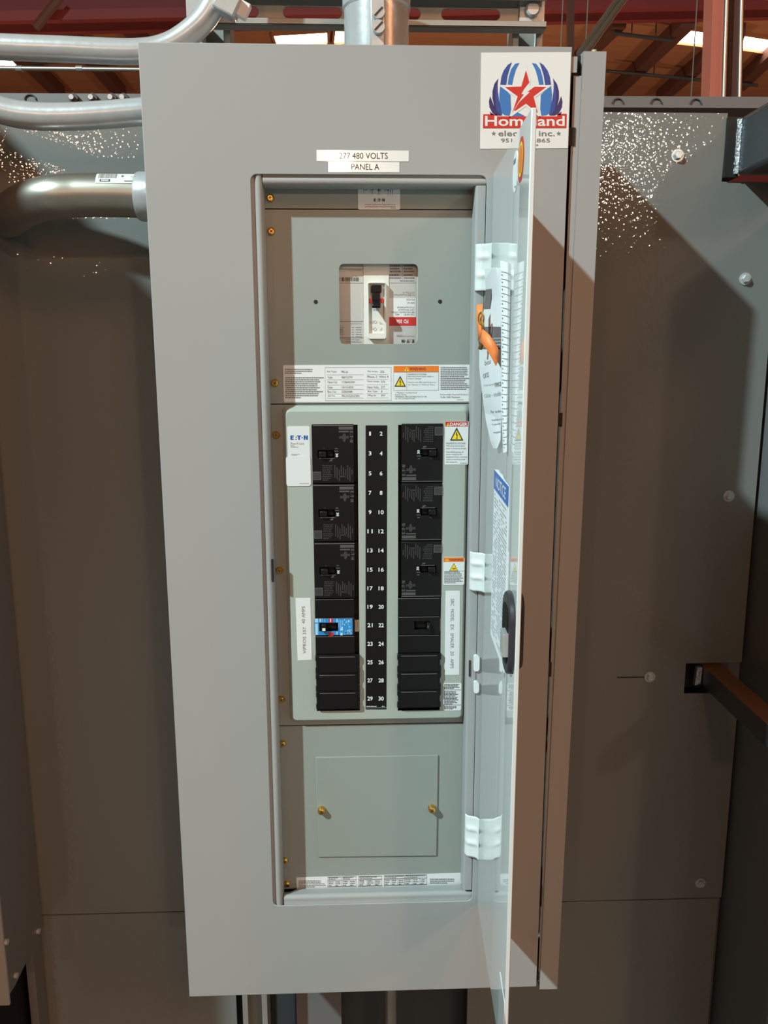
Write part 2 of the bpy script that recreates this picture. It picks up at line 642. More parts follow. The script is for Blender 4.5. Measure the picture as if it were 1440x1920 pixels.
# the red girder across the hall
p0, p1 = at(-200, 58, 9.0), at(1600, 22, 9.6)
b = MB('red_paint')
t = (p1 - p0)
tn = t.normalized()
b.obox((p0 + p1) / 2 + Vector((0, 0, .75)), t / 2, Vector((-tn.y, tn.x, 0)) * .12, Vector((0, 0, .75)))
b.obox((p0 + p1) / 2 + Vector((0, -.0, .05)), t / 2, Vector((-tn.y, tn.x, 0)) * .22, Vector((0, 0, .05)))
tag(b.build('roof_girder'), 'dark red roof girder running across the hall above the panel', 'girder')
a, e = at(112, -5, 8.7), at(66, 53, 8.7)
mb = MB('dark_timber')
mb.tube([a, e], .05, seg=8)
tag(mb.build('girder_brace'), 'dark slanting brace on the face of the red girder, upper left', 'brace')

# red column and its conduits
b = MB('column_paint')
a, e = at(1349, -20, 3.0), at(1337, 330, 3.0)
w = .028
b.obox((a + e) / 2 + Vector((0, .05, 0)), (a - e) / 2, Vector((w, 0, 0)), Vector((0, .05, 0)))
tag(b.build('steel_column'), 'salmon red steel column rising behind the right back plate', 'column')
b = MB('dark_timber')
a, e = at(1379, -20, 3.0), at(1370, 330, 3.0)
b.obox((a + e) / 2 + Vector((0, .05, 0)), (a - e) / 2, Vector((.024, 0, 0)), Vector((0, .05, 0)))
tag(b.build('steel_post'), 'dark brown post between two pale riser conduits beside the red column', 'post')
for u0, u1, where in ((1363, 1352, 'left of the dark post'), (1391, 1383, 'right of the dark post')):
    mb = MB('dull_conduit')
    mb.tube([at(u0, -20, 2.95), at(u1, 330, 2.95)], .0105, seg=12)
    tag(mb.build('riser_conduit'), 'pale vertical riser conduit ' + where, 'conduit', 'riser conduits')
# slanting conduits behind the panel's top right corner
for k, (a, e, r, where) in enumerate([((1161, -6), (1086, 100), .0125, 'thick, left of its pair'), ((1174, -6), (1098, 100), .0125, 'thick, right of its pair')]):
    mb = MB('dull_conduit')
    mb.tube([at(*a, 4.0), at(*e, 3.6)], r * 1.3, seg=12)
    tag(mb.build('slanting_conduit'), 'pale conduit slanting behind the top right corner of the panel, ' + where, 'conduit', 'slanting conduits')
for u0, u1, where in ((1056, 1046, 'left'), (1103, 1092, 'middle'), (1308, 1294, 'right, across the skylight')):
    mb = MB('ink_grey')
    mb.tube([at(u0, -10, 5), at(u1, 210, 5)], .004, seg=8)
    tag(mb.build('hanging_cable'), 'thin cable hanging from the roof, ' + where, 'cable', 'hanging cables')
b = MB('dark_timber')
for u0, u1 in ((1064, 1076),):
    a, e = at((u0 + u1) / 2, -10, 7), at((u0 + u1) / 2 - 2, 200, 7)
    b.obox((a + e) / 2, (a - e) / 2, Vector((.028, 0, 0)), Vector((0, .03, 0)))
tag(b.build('far_post'), 'far dark post behind the slotted strut, right end', 'post')

# thin conduit with couplings, far left
r = thing('thin_conduit', 'thin pale horizontal conduit with couplings, between the two thick left conduits', 'conduit', at(120, 130, 3.5))
mb = MB('dull_conduit')
mb.tube([at(-60, 127, 3.5), at(420, 132, 3.5)], .0115, seg=12)
mb.build('pipe', r)
for u in (36, 149):
    mb = MB('strut_zinc')
    mb.tube([at(u - 6, 128.5, 3.5), at(u + 6, 128.7, 3.5)], .0145, seg=12)
    mb.build('coupling', r)

# grey wireway with knockouts behind the plates
r = thing('wireway', 'long grey wireway with half-round knockouts behind the back plates', 'wireway', at(700, 198, 1.1))
mb = MB('cabinet_paint')
a, e = at(-90, 185, 1.1), at(1530, 192.5, 1.1)
mb.obox((a + e) / 2 + Vector((0, .05, 0)), (e - a) / 2, Vector((0, .05, 0)), Vector((0, 0, .0125)))
mb.build('channel', r)
for u, v in ((57, 184), (1158, 191), (1230, 191), (1304, 192)):
    c = at(u, v + 3, 1.099)
    mb = MB('dark_steel')
    pts = [c + Vector((.013 * math.cos(q), -.0015, .011 * math.sin(q))) for q in [math.pi * k / 8 for k in range(9)]]
    mb.tube(pts, .0018, seg=6)
    mb.build('knockout', r)
for u in (140, 176, 212, 234):
    c = at(u, 186, 1.099)
    mb = MB('zinc')
    mb.cyl(c, c + Vector((0, -.012, 0)), .011, 'dark_steel', seg=8)
    mb.cyl(c + Vector((-.002, -.012, 0)), c + Vector((-.002, -.02, 0)), .006, 'zinc', seg=8)
    mb.build('bolt', r)

# ================================================================== BACK PLATES AND MACHINE FRAME
WY = 0.24
F = 0.0


def bolt(parent, u, v, Y, r=.0062, m='zinc', name='bolt'):
    c = at(u, v, Y)
    mb = MB(m)
    mb.cyl(c, c + Vector((0, -.0015, 0)), r * 1.45, seg=18)
    mb.tube([c + Vector((0, -.0015, 0)), c + Vector((0, -.0055, 0)), c + Vector((0, -.0068, 0))], r, seg=6, radii=[r, r, r * .8])
    return mb.build(name, parent, sharp=25)


seam = -0.0435 + Z0
top = 1.2135 + Z0
# large upper plate, cut out for the beam and the square tube
r = thing('back_plate', 'large dark grey hammered steel plate behind the panel, bolted on its right side', 'plate', (.3, WY, seam))
mb = MB('hammered_paint')
mb.plate([(-.70, seam), (.8610, seam), (.8610, .332 + Z0), (.7955, .332 + Z0), (.7700, .332 + Z0), (.7700, .3835 + Z0), (.8610, .3835 + Z0), (.8610, 1.121 + Z0), (.7715, 1.121 + Z0), (.7735, top), (-.70, top)], [], WY, WY + .003)
mb.build('sheet', r, bevel=.0006)
for u, v in ((1270, 292), (1397, 523), (1366, 930), (1218, 1269), (1313, 1655)):
    bolt(r, u, v, WY)
mb = MB('ink')
d = on_y(mb, WY)
d.rect(1157, 1269, 1213, 1270.5, 'ink', .0004)
d.rect(1222, 1269.5, 1229, 1271, 'ink', .0004)
mb.build('scratch', r)
r = thing('lower_plate', 'lower dark grey steel plate below the seam, left of the panel', 'plate', (-.3, WY, .05))
mb = MB('hammered_paint')
mb.plate([(-.70, .0), (.024, .0), (.024, seam - .0022), (-.70, seam - .0022)], [], WY + .001, WY + .004)
mb.build('sheet', r, bevel=.0006)
r = thing('lower_plate', 'lower dark grey steel plate below the seam, right of the panel door', 'plate', (.7, WY, .05))
mb = MB('hammered_paint')
mb.plate([(.425, .0), (.8560, .0), (.8560, seam - .0022), (.425, seam - .0022)], [], WY + .001, WY + .004)
mb.build('sheet', r, bevel=.0006)
# side panel of the machine, facing left
r = thing('side_panel', 'dark grey side panel standing at right angles beyond the right back plate', 'panel', (.875, -.1, 0))
mb = MB('cabinet_paint')
mb.box(.868, .880, -.30, WY + .02, 0, 1.085 + Z0)
mb.build('sheet', r, bevel=.001)
# beam at the upper right
r = thing('steel_beam', 'thick dark steel beam coming forward at the upper right, welded at its end', 'beam', (.84, -.2, 1.121 + Z0))
mb = MB('dark_steel')
mb.box(.790, .905, -.15, WY - .004, 1.128 + Z0, 1.2075 + Z0)
mb.build('tube', r, bevel=.006, seg=3)
mb = MB('warm_lit_brown')
mb.cur = 'shadow_gap'
mb.box(.772, .792, WY - .006, WY + .03, 1.126 + Z0, 1.207 + Z0)
mb.build('end_plate', r)
mb = MB('weld_steel')
n = 15
pts = [Vector((.7895 + random.uniform(-.0006, .0006), WY - .007, 1.130 + Z0 + .074 * k / n)) for k in range(n + 1)]
mb.tube(pts, .005, seg=8, radii=[.0052 if k % 2 else .0042 for k in range(n + 1)])
mb.build('weld_bead', r)
# square tube at the lower right
r = thing('square_tube', 'dark square steel tube, warm light painted on top, through a notch at the lower right', 'tube', (.82, -.2, .34 + Z0))
mb = MB('warm_lit_brown')
x0, x1, z0, z1 = .7965, .8290, .3455 + Z0, .3800 + Z0
y0, y1 = -.30, WY + .05
v8 = [(x0, y0, z1), (x1, y0, z1), (x1, y1, z1), (x0, y1, z1), (x0, y0, z0), (x1, y0, z0), (x1, y1, z0), (x0, y1, z0)]
mb.add(v8, [(0, 1, 2, 3)], 'warm_lit_brown')  # only the top face carries the painted warm light
mb.add(v8, [(4, 7, 6, 5), (0, 3, 7, 4), (1, 5, 6, 2), (0, 4, 5, 1), (3, 2, 6, 7)], 'dark_steel')
mb.build('bar', r, bevel=.003, seg=2)
mb = MB('weld_steel')
mb.plate([(.787, .378 + Z0), (.7955, .378 + Z0), (.7945, .350 + Z0), (.785, .347 + Z0)], [], WY - .004, WY + .004)
mb.build('weld_tab', r)
# solid dark box added as shade for the hollow behind the notch
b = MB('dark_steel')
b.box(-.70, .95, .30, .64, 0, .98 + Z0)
tag(b.build('gap_shade_box'), 'dark box added as shade behind the notch and in the gap below the panel', 'machine')

# cabinet at the left edge
r = thing('grey_cabinet', 'dark grey sheet metal cabinet at the left edge, chamfered at the bottom', 'cabinet', (-.5, .17, -.05 + Z0))
cz = -.066 + Z0
mb = MB('cabinet_paint')
side = [(.236, cz), (.236, 1.17 + Z0), (.085, 1.17 + Z0), (.085, cz + .004), (.125, cz - .012)]
side = [(.236, cz + .002), (.236, 1.16 + Z0), (.098, 1.16 + Z0), (.098, cz - .006), (.118, cz - .008)]
mb.extrude_profile(side, 'x', -.600, -.291)
mb.build('housing', r, bevel=.0015)
mb = MB('trim_paint')
mb.box(-.600, -.2915, .094, .099, cz - .022, 1.162 + Z0)
mb.build('front_panel', r, bevel=.001)
for (u, v, Y) in ((70, 1746, .205), (28, 1829, .12), (10, 1766, .165)):
    d_ = ray(u, v)
    k = (-.291 - CAM_LOC.x) / d_.x
    c = CAM_LOC + d_ * k
    mb = MB('dark_steel')
    mb.cyl(c, c + Vector((.004, 0, 0)), .0045, 'zinc', seg=12)
    mb.build('screw', r)
mb = MB('black_plastic_matte')
mb.box(-.37, -.315, .17, .225, 0.0, cz)
mb.build('leg', r)
mb = MB('cabinet_paint')
mb.box(-.309, -.296, .2, .236, 0.0, cz)
mb.build('leg_trim', r)
# unseen box added further left, sized so its shadow covers the left plates
r = thing('tall_shade_box', 'tall grey box beyond the left edge, added to shade the left plates', 'cabinet', (-.95, -.1, 0))
mb = MB('cabinet_paint')
mb.box(-1.30, -.62, -.345, .23, 0, 1.60 + Z0)
mb.build('housing', r, bevel=.002)
mb = MB('dark_steel')
mb.box(-.75, -.735, -.37, -.346, 1.2, 1.35)
mb.build('handle', r)

# supports behind and below the panel
def strut_v(x, y, z0, z1, where, slot=True):
    mb = MB('strut_zinc')
    w = .0205
    th = .0026
    prof = [(x - w, y), (x - w + .009, y), (x - w + .009, y + th), (x - w + th, y + th), (x - w + th, y + .0385), (x + w - th, y + .0385), (x + w - th, y + th), (x + w - .009, y + th), (x + w - .009, y), (x + w, y), (x + w, y + .041), (x - w, y + .041)]
    mb.extrude_profile(prof, 'z', z0, z1)
    o = mb.build('strut_channel', bevel=.0008)
    return tag(o, 'vertical zinc strut channel ' + where, 'strut', 'vertical strut channels')


xl = at(403, 70, .19).x
xr = at(989, 70, .19).x
strut_v(xl, .1885, 1.18 + Z0, 1.32 + Z0, 'behind the panel top, left one under the bent conduit')
strut_v(xr, .1885, 1.18 + Z0, 1.32 + Z0, 'behind the panel top, right one under the bolt')
strut_v(at(478, 1880, .19).x, .1885, .02, .05 + Z0, 'below the panel, left of the grey lit strip')
mb = MB('dull_conduit')
xc = at(733, 1890, .2).x
mb.tube([(xc, .2, .0), (xc, .2, .02 + Z0)], .0105, seg=14)
tag(mb.build('lower_conduit'), 'thin grey conduit dropping below the middle of the panel', 'conduit')
b = MB('cabinet_paint')
xa, xb = at(556, 1890, .246).x, at(640, 1890, .246).x
b.box(xa, xb, .246, .299, 0, -.05 + Z0)
tag(b.build('junction_box'), 'grey box catching the light in the gap below the panel', 'box')

# slotted horizontal strut above the panel
r = thing('slotted_strut', 'horizontal slotted zinc strut channel above the panel', 'strut', at(690, 30, .15))
SY = .165
pL, pR = at(351, 40, SY), at(1025, 48, SY)
zb, zt = (pL.z + pR.z) / 2 - .003, (pL.z + pR.z) / 2 + .0385
mb = MB('strut_zinc')
slots = []
for u0, u1 in ((420, 484), (531, 640), (705, 788), (828, 937)):
    x0, x1 = at(u0, 22, SY + .019).x, at(u1, 22, SY + .019).x
    zc = (zb + zt) / 2 + .001
    rr = .0068
    slots.append([(x, z) for x, z in rrect(x0, x1, zc - rr, zc + rr, rr * .98, 5)])
mb.plate([(pL.x, zb), (pR.x, zb), (pR.x, zt), (pL.x, zt)], slots, SY + .0185, SY + .021)
mb.box(pL.x, pR.x, SY, SY + .0185, zb, zb + .0026)
mb.box(pL.x, pR.x, SY, SY + .0185, zt - .0026, zt)
mb.box(pL.x, pR.x, SY, SY + .0026, zb, zb + .0085)
mb.box(pL.x, pR.x, SY, SY + .0026, zt - .0085, zt)
mb.build('channel', r, bevel=.0008)
c = at(997, 21, SY + .0178)
mb = MB('zinc')
mb.box(c.x - .017, c.x + .017, c.y - .003, c.y, c.z - .017, c.z + .017)
mb.build('square_washer', r, bevel=.001)
mb = MB('zinc')
mb.tube([c + Vector((0, -.003, 0)), c + Vector((0, -.008, 0)), c + Vector((0, -.010, 0))], .009, seg=14, radii=[.0095, .0095, .0075])
mb.build('bolt', r)

# big nipple with set screws
r = thing('conduit_connector', 'big shiny zinc conduit connector with two set screws on the panel top', 'connector', at(706, 84, .085))
cx, cy = at(706, 60, .085).x, .085
zt_ = 1.225 + Z0
R_ = (at(768, 60, .085).x - at(645, 60, .085).x) / 2 * .985
mb = MB('zinc')
mb.tube([(cx, cy, zt_ - .012), (cx, cy, zt_ + .060)], R_, seg=48)
mb.build('barrel', r)
mb = MB('zinc')
mb.tube([(cx, cy, zt_ + .0585), (cx, cy, zt_ + .061), (cx, cy, zt_ + .12)], R_ * 1.045, seg=48, radii=[R_ * 1.0, R_ * 1.05, R_ * 1.05])
mb.build('collar', r)
mb = MB('zinc')
mb.box(cx - .009, cx + .009, cy - R_ - .0045, cy - R_ + .006, zt_ + .001, zt_ + .059)
mb.build('screw_boss', r, bevel=.002)
for v in (29, 56):
    z = at(709, v, cy - R_).z
    mb = MB('zinc')
    mb.cyl((cx + .001, cy - R_ - .004, z), (cx + .001, cy - R_ - .012, z), .0072, seg=16)
    mb.obox((cx + .001, cy - R_ - .0122, z), Vector((.0045, 0, .0045)), Vector((0, .0004, 0)), Vector((-.0007, 0, .0007)), 'ink')
    mb.build('set_screw', r, sharp=25)

# conduits on the left
r = thing('bent_conduit', 'upper thick zinc conduit at the left, bending upward behind the panel corner', 'conduit', at(200, 92, .12))
mb = MB('zinc')
Yc = .105
path = [at(-120, 82, Yc), at(0, 88, Yc), at(130, 93, Yc), at(250, 97, Yc), at(310, 88, Yc), at(355, 62, Yc), at(388, 28, Yc), at(408, -15, Yc), at(418, -70, Yc), at(420, -140, Yc)]
mb.tube(spline(path, 8), .0148, seg=28)
mb.build('pipe', r)
r = thing('conduit_strap', 'shiny zinc strap clamp holding the bent conduit to the slotted strut', 'clamp', at(418, 12, .1))
mb = MB('zinc')
c = at(419, 12, .098)
tdir = Vector((.45, 0, .9)).normalized()
for sgn in (1,):
    mb.obox(c + Vector((.006, -.004, 0)), tdir * .012, Vector((.9, 0, -.45)).normalized() * .014, Vector((0, .012, 0)))
mb.build('band', r, bevel=.002)
mb = MB('zinc')
mb.obox(c + Vector((.022, -.002, -.004)), tdir * .009, Vector((.9, 0, -.45)).normalized() * .009, Vector((0, .006, 0)), 'label_white')
mb.build('lug', r, bevel=.001)
mb = MB('zinc')
c2 = at(368, 15, .14)
mb.box(c2.x - .012, c2.x + .013, .135, .139, c2.z - .028, c2.z + .06)
mb.build('bracket', r, bevel=.001)

r = thing('curved_conduit', 'middle zinc conduit at the left, gently curved, entering the panel side', 'conduit', at(130, 215, .1))
mb = MB('zinc')
Yc = .09
path = [at(-160, 150, Yc), at(-70, 178, Yc), at(0, 206, Yc), at(55, 217, Yc), at(120, 219, Yc), at(200, 215, Yc), at(275, 209, Yc)]
path.append(Vector((.012, Yc, path[-1].z)))
mb.tube(spline(path, 8), .0160, seg=28)
mb.build('pipe', r)

r = thing('elbow_conduit', 'largest conduit elbow at the left with a barcode sticker, turning into the back plate', 'conduit', at(150, 370, .1))
mb = MB('dull_conduit')
Yc = .095
P3 = [at(274, 368, Yc), at(220, 366, Yc), at(150, 366, Yc), at(95, 370, Yc), at(50, 383, Yc + .02), at(25, 398, Yc + .055), at(15, 407, Yc + .1), at(10, 410, Yc + .16)]
P3 = [Vector((.012, Yc, P3[0].z))] + P3
sp = spline(P3, 10)
mb.tube(sp, .0262, seg=36)
mb.build('pipe', r)
mb = MB('zinc')
e0 = at(258, 369, Yc)
mb.tube([e0, e0 + Vector((.004, 0, 0)), e0 + Vector((.026, 0, 0))], .029, seg=36, radii=[.0275, .0295, .0295])
mb.build('connector', r)
# sticker wrapped on the upper front of the pipe
mb = MB('label_gloss')
ax = at(215, 366, Yc)


def wrap(x, ang, rr):
    return Vector((x, ax.y - rr * math.cos(ang), ax.z + rr * math.sin(ang)))


xa, xb = at(178, 350, Yc - .026).x, at(262, 350, Yc - .026).x
rows = []
A0, A1 = math.radians(22), math.radians(58)
for i in range(7):
    a_ = A0 + (A1 - A0) * i / 6
    rows.append([wrap(xa, a_, .0266), wrap(xb, a_, .0266)])
mb.strip(rows, 'label_gloss')


def wq(f0, f1, g0, g1, m):
    mb.add([wrap(xa + (xb - xa) * f, A0 + (A1 - A0) * g, .0269) for f, g in ((f0, g0), (f1, g0), (f1, g1), (f0, g1))], [(0, 1, 2, 3)], m, False)


x = .06
while x < .45:
    w_ = random.uniform(.006, .02)
    wq(x, x + w_, .45, .92, 'ink_grey')
    x += w_ + random.uniform(.006, .014)
wq(.1, .33, .12, .32, 'ink')
wq(.13, .30, .17, .27, 'label_white')
wq(.57, .62, .55, .75, 'ink_grey')
wq(.65, .98, .12, .2, 'ink_grey')
wq(.78, .9, .55, .6, 'ink_light')
mb.build('barcode_sticker', r)
tag(bpy.data.objects['barcode_sticker'], 'white barcode sticker wrapped on the pipe')

# ================================================================== THE PANELBOARD
W = .48648
H = 1.219
OA, OB, OC, OD = .1199, .39238, .13847 + Z0, 1.0813 + Z0
PB = thing('panelboard', 'tall grey electrical panelboard with its door open', 'electrical panel', (W / 2, .12, Z0))
PO = Vector(PB['_o'])

# sheet metal trim
mb = MB('trim_paint')
mb.plate([(0, Z0), (W, Z0), (W, Z0 + H), (0, Z0 + H)], [rrect(OA, OB, OC, OD, .0075)], 0, .0018)
mb.box(0, .0018, .0018, .016, Z0, Z0 + H)
mb.box(.0018, W, .0018, .016, Z0, Z0 + .0018)
mb.box(.0018, W, .0018, .016, Z0 + H - .0018, Z0 + H)
mb.box(W - .0018, W, .0018, .013, Z0 + .0018, Z0 + H - .0018)
TRIM = mb.build('trim_cover', PB, bevel=.0007)

# enclosure behind
mb = MB('trim_paint')
mb.box(.006, .008, .017, .186, Z0 + .006, Z0 + H - .006)
mb.box(.512, .514, .017, .186, Z0 + .002, Z0 + H - .006)
mb.box(.008, .512, .017, .186, Z0 + .004, Z0 + .006)
mb.box(.008, .512, .017, .186, Z0 + H - .008, Z0 + H - .006)
mb.box(.008, .512, .184, .186, Z0 + .006, Z0 + H - .008)
mb.build('enclosure', PB)

# rolled lip round the opening
mb = MB('trim_paint')
DF = .0300                       # dead front face


def arc(cx, cy, r, a0, a1, n=8):
    return [(cx + r * math.cos(math.radians(a0 + (a1 - a0) * k / n)), cy + r * math.sin(math.radians(a0 + (a1 - a0) * k / n))) for k in range(n + 1)]


# left: ledge, then a rolled edge (x, y)
x0 = OA - .004
prof = [(x0, .0019), (OA + .0038, .0045)] + arc(OA + .0083, .0062, .0046, 200, 340) + [(OA + .0128, DF - .001), (OA + .0110, DF - .001), (OA + .0110, .010), (x0, .0062)]
mb.extrude_profile(prof, 'z', OC - .003, OD + .003)
# top (y, z)
prof = [(.0019, OD + .004), (.0045, OD - .0034)] + arc(.0062, OD - .0064, .0046, 110, 250) + [(.012, OD - .0109), (DF - .001, OD - .0109), (DF - .001, OD - .0094), (.010, OD - .0090), (.0062, OD + .004)]
mb.extrude_profile(prof, 'x', OA + .0135, OB + .002)
# bottom (y, z)
zl = at(700, 1663.5, DF - .0045).z
zf = at(700, 1679, .005).z
zk = zf + .0019
prof = [(.0019, OC - .004), (.0042, OC + .0008), (.0042, zf - .003)] + arc(.0092, zf - .003, .0050, 180, 90) + [(.0092, zk - .0012), (.0062, zf - .004), (.0062, OC - .004)]
mb.extrude_profile(prof, 'x', OA + .0145, OB + .0005)
xq = at(557, 1663, DF - .0045).x
fl = [(OA + .0145, .0092, zk), (OB + .0005, .0092, zk), (OB + .0005, DF - .0045, zl), (xq, DF - .0045, zl)]
mb.add(fl + [(x, y, z - .0014) for x, y, z in fl], [(0, 1, 2, 3), (7, 6, 5, 4), (0, 4, 5, 1), (1, 5, 6, 2), (2, 6, 7, 3), (3, 7, 4, 0)])
# floor of the lower left corner with its hole
mb.box(OA + .0125, OA + .048, .0085, DF - .0005, zl - .0085, zl - .0070)
hc = at(545, 1672.5, .019)
mb.cyl((hc.x, .019, zl - .0072), (hc.x, .019, zl - .0067), .0042, 'shadow_gap', seg=18)
# right hinge post (x, y)
zr0, zr1 = at(893, 1668, .003).z, at(905, 348, .003).z
prof = [(OB - .0005, .0028)] + arc(OB - .0090, .0062, .0034, 270, 180) + [(OB - .0124, DF - .001), (OB - .0108, DF - .001), (OB - .0105, .009), (OB - .0005, .0045)]
mb.extrude_profile(prof, 'z', zr0, zr1)
mb.build('opening_lip', PB, sharp=30)

# latch slots
mb = MB('shadow_gap')
d = on_y(mb, .0012)
d.slab([d.px(508.5, 1049), d.px(513, 1049), d.px(514, 1091), d.px(509.5, 1091)], 'shadow_gap', -.002, .0006)
mb.build('latch_slot', PB)
mb = MB('shadow_gap')
d = on_y(mb, .0023)
d.slab([d.px(893, 1238), d.px(896, 1238), d.px(896, 1268), d.px(893, 1268)], 'shadow_gap', -.001, .0006)
d.slab([d.px(879.5, 1238), d.px(882.5, 1238), d.px(882, 1268), d.px(879, 1268)], 'shadow_gap', -.001, .0006)
mb.build('hinge_slot', PB)

# hinge strip at the right of the trim
mb = MB('trim_paint')
SYf = .004
q = [at(1093.8, 96, SYf), at(1137.3, 96.3, SYf), at(1045, 1854.3, SYf), at(1011.5, 1855, SYf)]
mb.plate([(p.x, p.z) for p in q], [], SYf, SYf + .0018)
zt2, zb2 = q[0].z, q[3].z
# inner side flange running back and the recessed leaf beside it
TL, BL = q[0], q[3]
ins = Vector((0, .012, 0))
mb.add([TL, BL, BL + ins, TL + ins], [(0, 1, 2, 3)])
mb.add([q[1], q[2], q[2] + Vector((0, .17, 0)), q[1] + Vector((0, .17, 0))], [(0, 1, 2, 3)])
mb.add([q[0], q[1], q[1] + Vector((0, .17, 0)), q[0] + Vector((0, .17, 0))], [(0, 1, 2, 3)])
mb.add([q[3], q[2], q[2] + Vector((0, .17, 0)), q[3] + Vector((0, .17, 0))], [(0, 1, 2, 3)])
mb.build('hinge_strip', PB)
LY = .0055
segs = [((1078, 142), (1090.5, 142), (1082, 272), (1071, 272)), ((1068, 310), (1086, 310), (1052, 770), (1057, 770)),
        ((1040, 835), (1056, 835), (1037, 1240), (1028, 1240)), ((1026, 1300), (1036, 1300), (1018, 1660), (1011, 1660)), ((1009, 1700), (1017, 1700), (1012, 1815), (1005, 1815))]
mb = MB('trim_paint')


def leafx(v, side):
    """left and right edge of the recessed leaf at a photo row"""
    t_ = (v - 96) / (1855 - 96)
    xr_ = 1094.5 + (1012.3 - 1094.5) * t_
    xl_ = 1077.5 + (1008.5 - 1077.5) * t_
    return xl_ if side == 'l' else xr_


mb.plate([tuple(at(leafx(v, s) + (3 if s == 'r' else 0), v, LY).xz) for v, s in ((142, 'l'), (142, 'r'), (1840, 'r'), (1840, 'l'))], [], LY, LY + .0015)
mb.plate([tuple(at(u, v, LY - .003).xz) for u, v in ((1070, 106), (1083, 106), (1081.5, 136), (1068, 136))], [], LY - .003, LY - .0015)
mb.build('hinge_leaf', PB)
for v0, v1, w0, w1 in ((239, 273, -.4, .45), (774, 800, -.4, .35), (1242, 1269, -.4, .25), (1662, 1700, -.3, .2), (1823, 1838, -.3, .3)):
    mb = MB('shadow_gap')
    mb.plate([tuple(at(leafx(v, 'l') + (leafx(v, 'r') - leafx(v, 'l')) * f, v, LY - .0012).xz) for v, f in ((v0, w0), (v0, w1), (v1, w1), (v1, w0))], [], LY - .0012, LY - .0002)
    mb.build('knuckle_gap', PB)
mb = MB('shadow_gap')
mb.plate([tuple(at(u, v, LY).xz) for u, v in ((1066, 100), (1095, 100), (1095, 140), (1066, 140))], [], LY + .008, LY + .009)
mb.build('knuckle_gap', PB)
mb = MB('label_white')
c = at(1116, 97, .006)
mb.cyl(c + Vector((0, .004, -.002)), c + Vector((0, .004, .003)), .003, 'tan_strip', seg=10)
mb.build('hinge_pin', PB)

# ------------------------------------------------------------------ dead front
DX0, DX1 = OA + .004, OB - .0085


def zpx(u, v, Y):
    return at(u, v, Y).z


def xpx(u, v, Y):
    return at(u, v, Y).x


def rp(Y, u0, v0, u1, v1):
    a, c = at(u0, v0, Y), at(u1, v1, Y)
    return min(a.x, c.x), max(a.x, c.x), min(a.z, c.z), max(a.z, c.z)


z1t, z1b = OD - .002, zpx(700, 391.5, DF)
z2t, z2b = zpx(700, 393.5, DF), zpx(700, 756, DF)
z3t, z3b = zpx(700, 758, DF), zpx(700, 1357, DF)
z4t, z4b = zpx(700, 1359, DF), OC + .004
mb = MB('dead_front_paint')
mb.plate([(DX0, z1b), (DX1, z1b), (DX1, z1t), (DX0, z1t)], [], DF, DF + .002)
FILL = mb.build('filler_plate', PB, bevel=.0006)
mb = MB('dead_front_paint')
wx = rp(DF, 635.5, 494.5, 783, 645)
h1, h2 = at(592, 566, DF), at(825, 565.5, DF)
mb.plate([(DX0, z2b), (DX1, z2b), (DX1, z2t), (DX0, z2t)], [rrect(*wx, .006)], DF, DF + .002)
UPF = mb.build('dead_front', PB)
for hp in (h1, h2):
    mb = MB('shadow_gap')
    mb.cyl(hp + Vector((0, -.0003, 0)), hp + Vector((0, .001, 0)), .0025, seg=18)
    mb.build('screw_hole', UPF)
# breaker cover: raised tray with two long windows
CY = .0195
cx0, cx1, cz0, cz1 = rp(CY, 538, 769, 879, 1347)
cx0 = xpx(540, 1050, CY)
cx1 = xpx(872, 1050, CY)
wl = rp(CY, 585.5, 796.5, 671, 1334)
wr = rp(CY, 745.5, 796.5, 831, 1333)
wl = (xpx(585, 850, CY), xpx(671, 850, CY), zpx(640, 1333, CY), zpx(640, 796.5, CY))
wr = (xpx(746.5, 850, CY), xpx(830, 850, CY), zpx(780, 1332.5, CY), zpx(780, 796.5, CY))
mb = MB('dead_front_paint')
mb.plate([(DX0, z3b), (DX1, z3b), (DX1, z3t), (DX0, z3t)], [rrect(cx0, cx1, cz0, cz1, .004, 3)], DF, DF + .002)
MIDF = mb.build('dead_front', PB)
mb = MB('cover_paint')
R1 = rrect(cx0 - .0035, cx1 + .0035, cz0 - .0045, cz1 + .0045, .007, 5)
R2 = rrect(cx0, cx1, cz0, cz1, .006, 5)
R3 = rrect(cx0 + .002, cx1 - .002, cz0 + .002, cz1 - .002, .005, 5)
mb.strip([[Vector((x, DF, z)) for x, z in R1], [Vector((x, CY + .0022, z)) for x, z in R2], [Vector((x, CY, z)) for x, z in R3]], closed=True)
hl = [(wl[0], wl[2]), (wl[1], wl[2]), (wl[1], wl[3]), (wl[0], wl[3])]
hr = [(wr[0], wr[2]), (wr[1], wr[2]), (wr[1], wr[3]), (wr[0], wr[3])]
mb.plate(R3, [hl, hr], CY, CY + .0015)
COVER = mb.build('breaker_cover', PB, sharp=50)
mb = MB('dead_front_paint')
mb.plate([(DX0, z4b), (DX1, z4b), (DX1, z4t), (DX0, z4t)], [], DF, DF + .002)
LOWF = mb.build('dead_front', PB, bevel=.0006)
mb = MB('dead_front_paint')
ax_ = rp(DF - .002, 593.5, 1417.5, 821, 1606)
a4 = [at(591.5, 1420, DF - .002), at(821.5, 1416, DF - .002), at(818.5, 1604.5, DF - .002), at(596, 1607, DF - .002)]
mb.plate([(p.x, p.z) for p in a4], [], DF - .0022, DF)
ACC = mb.build('access_cover', PB, bevel=.0006)


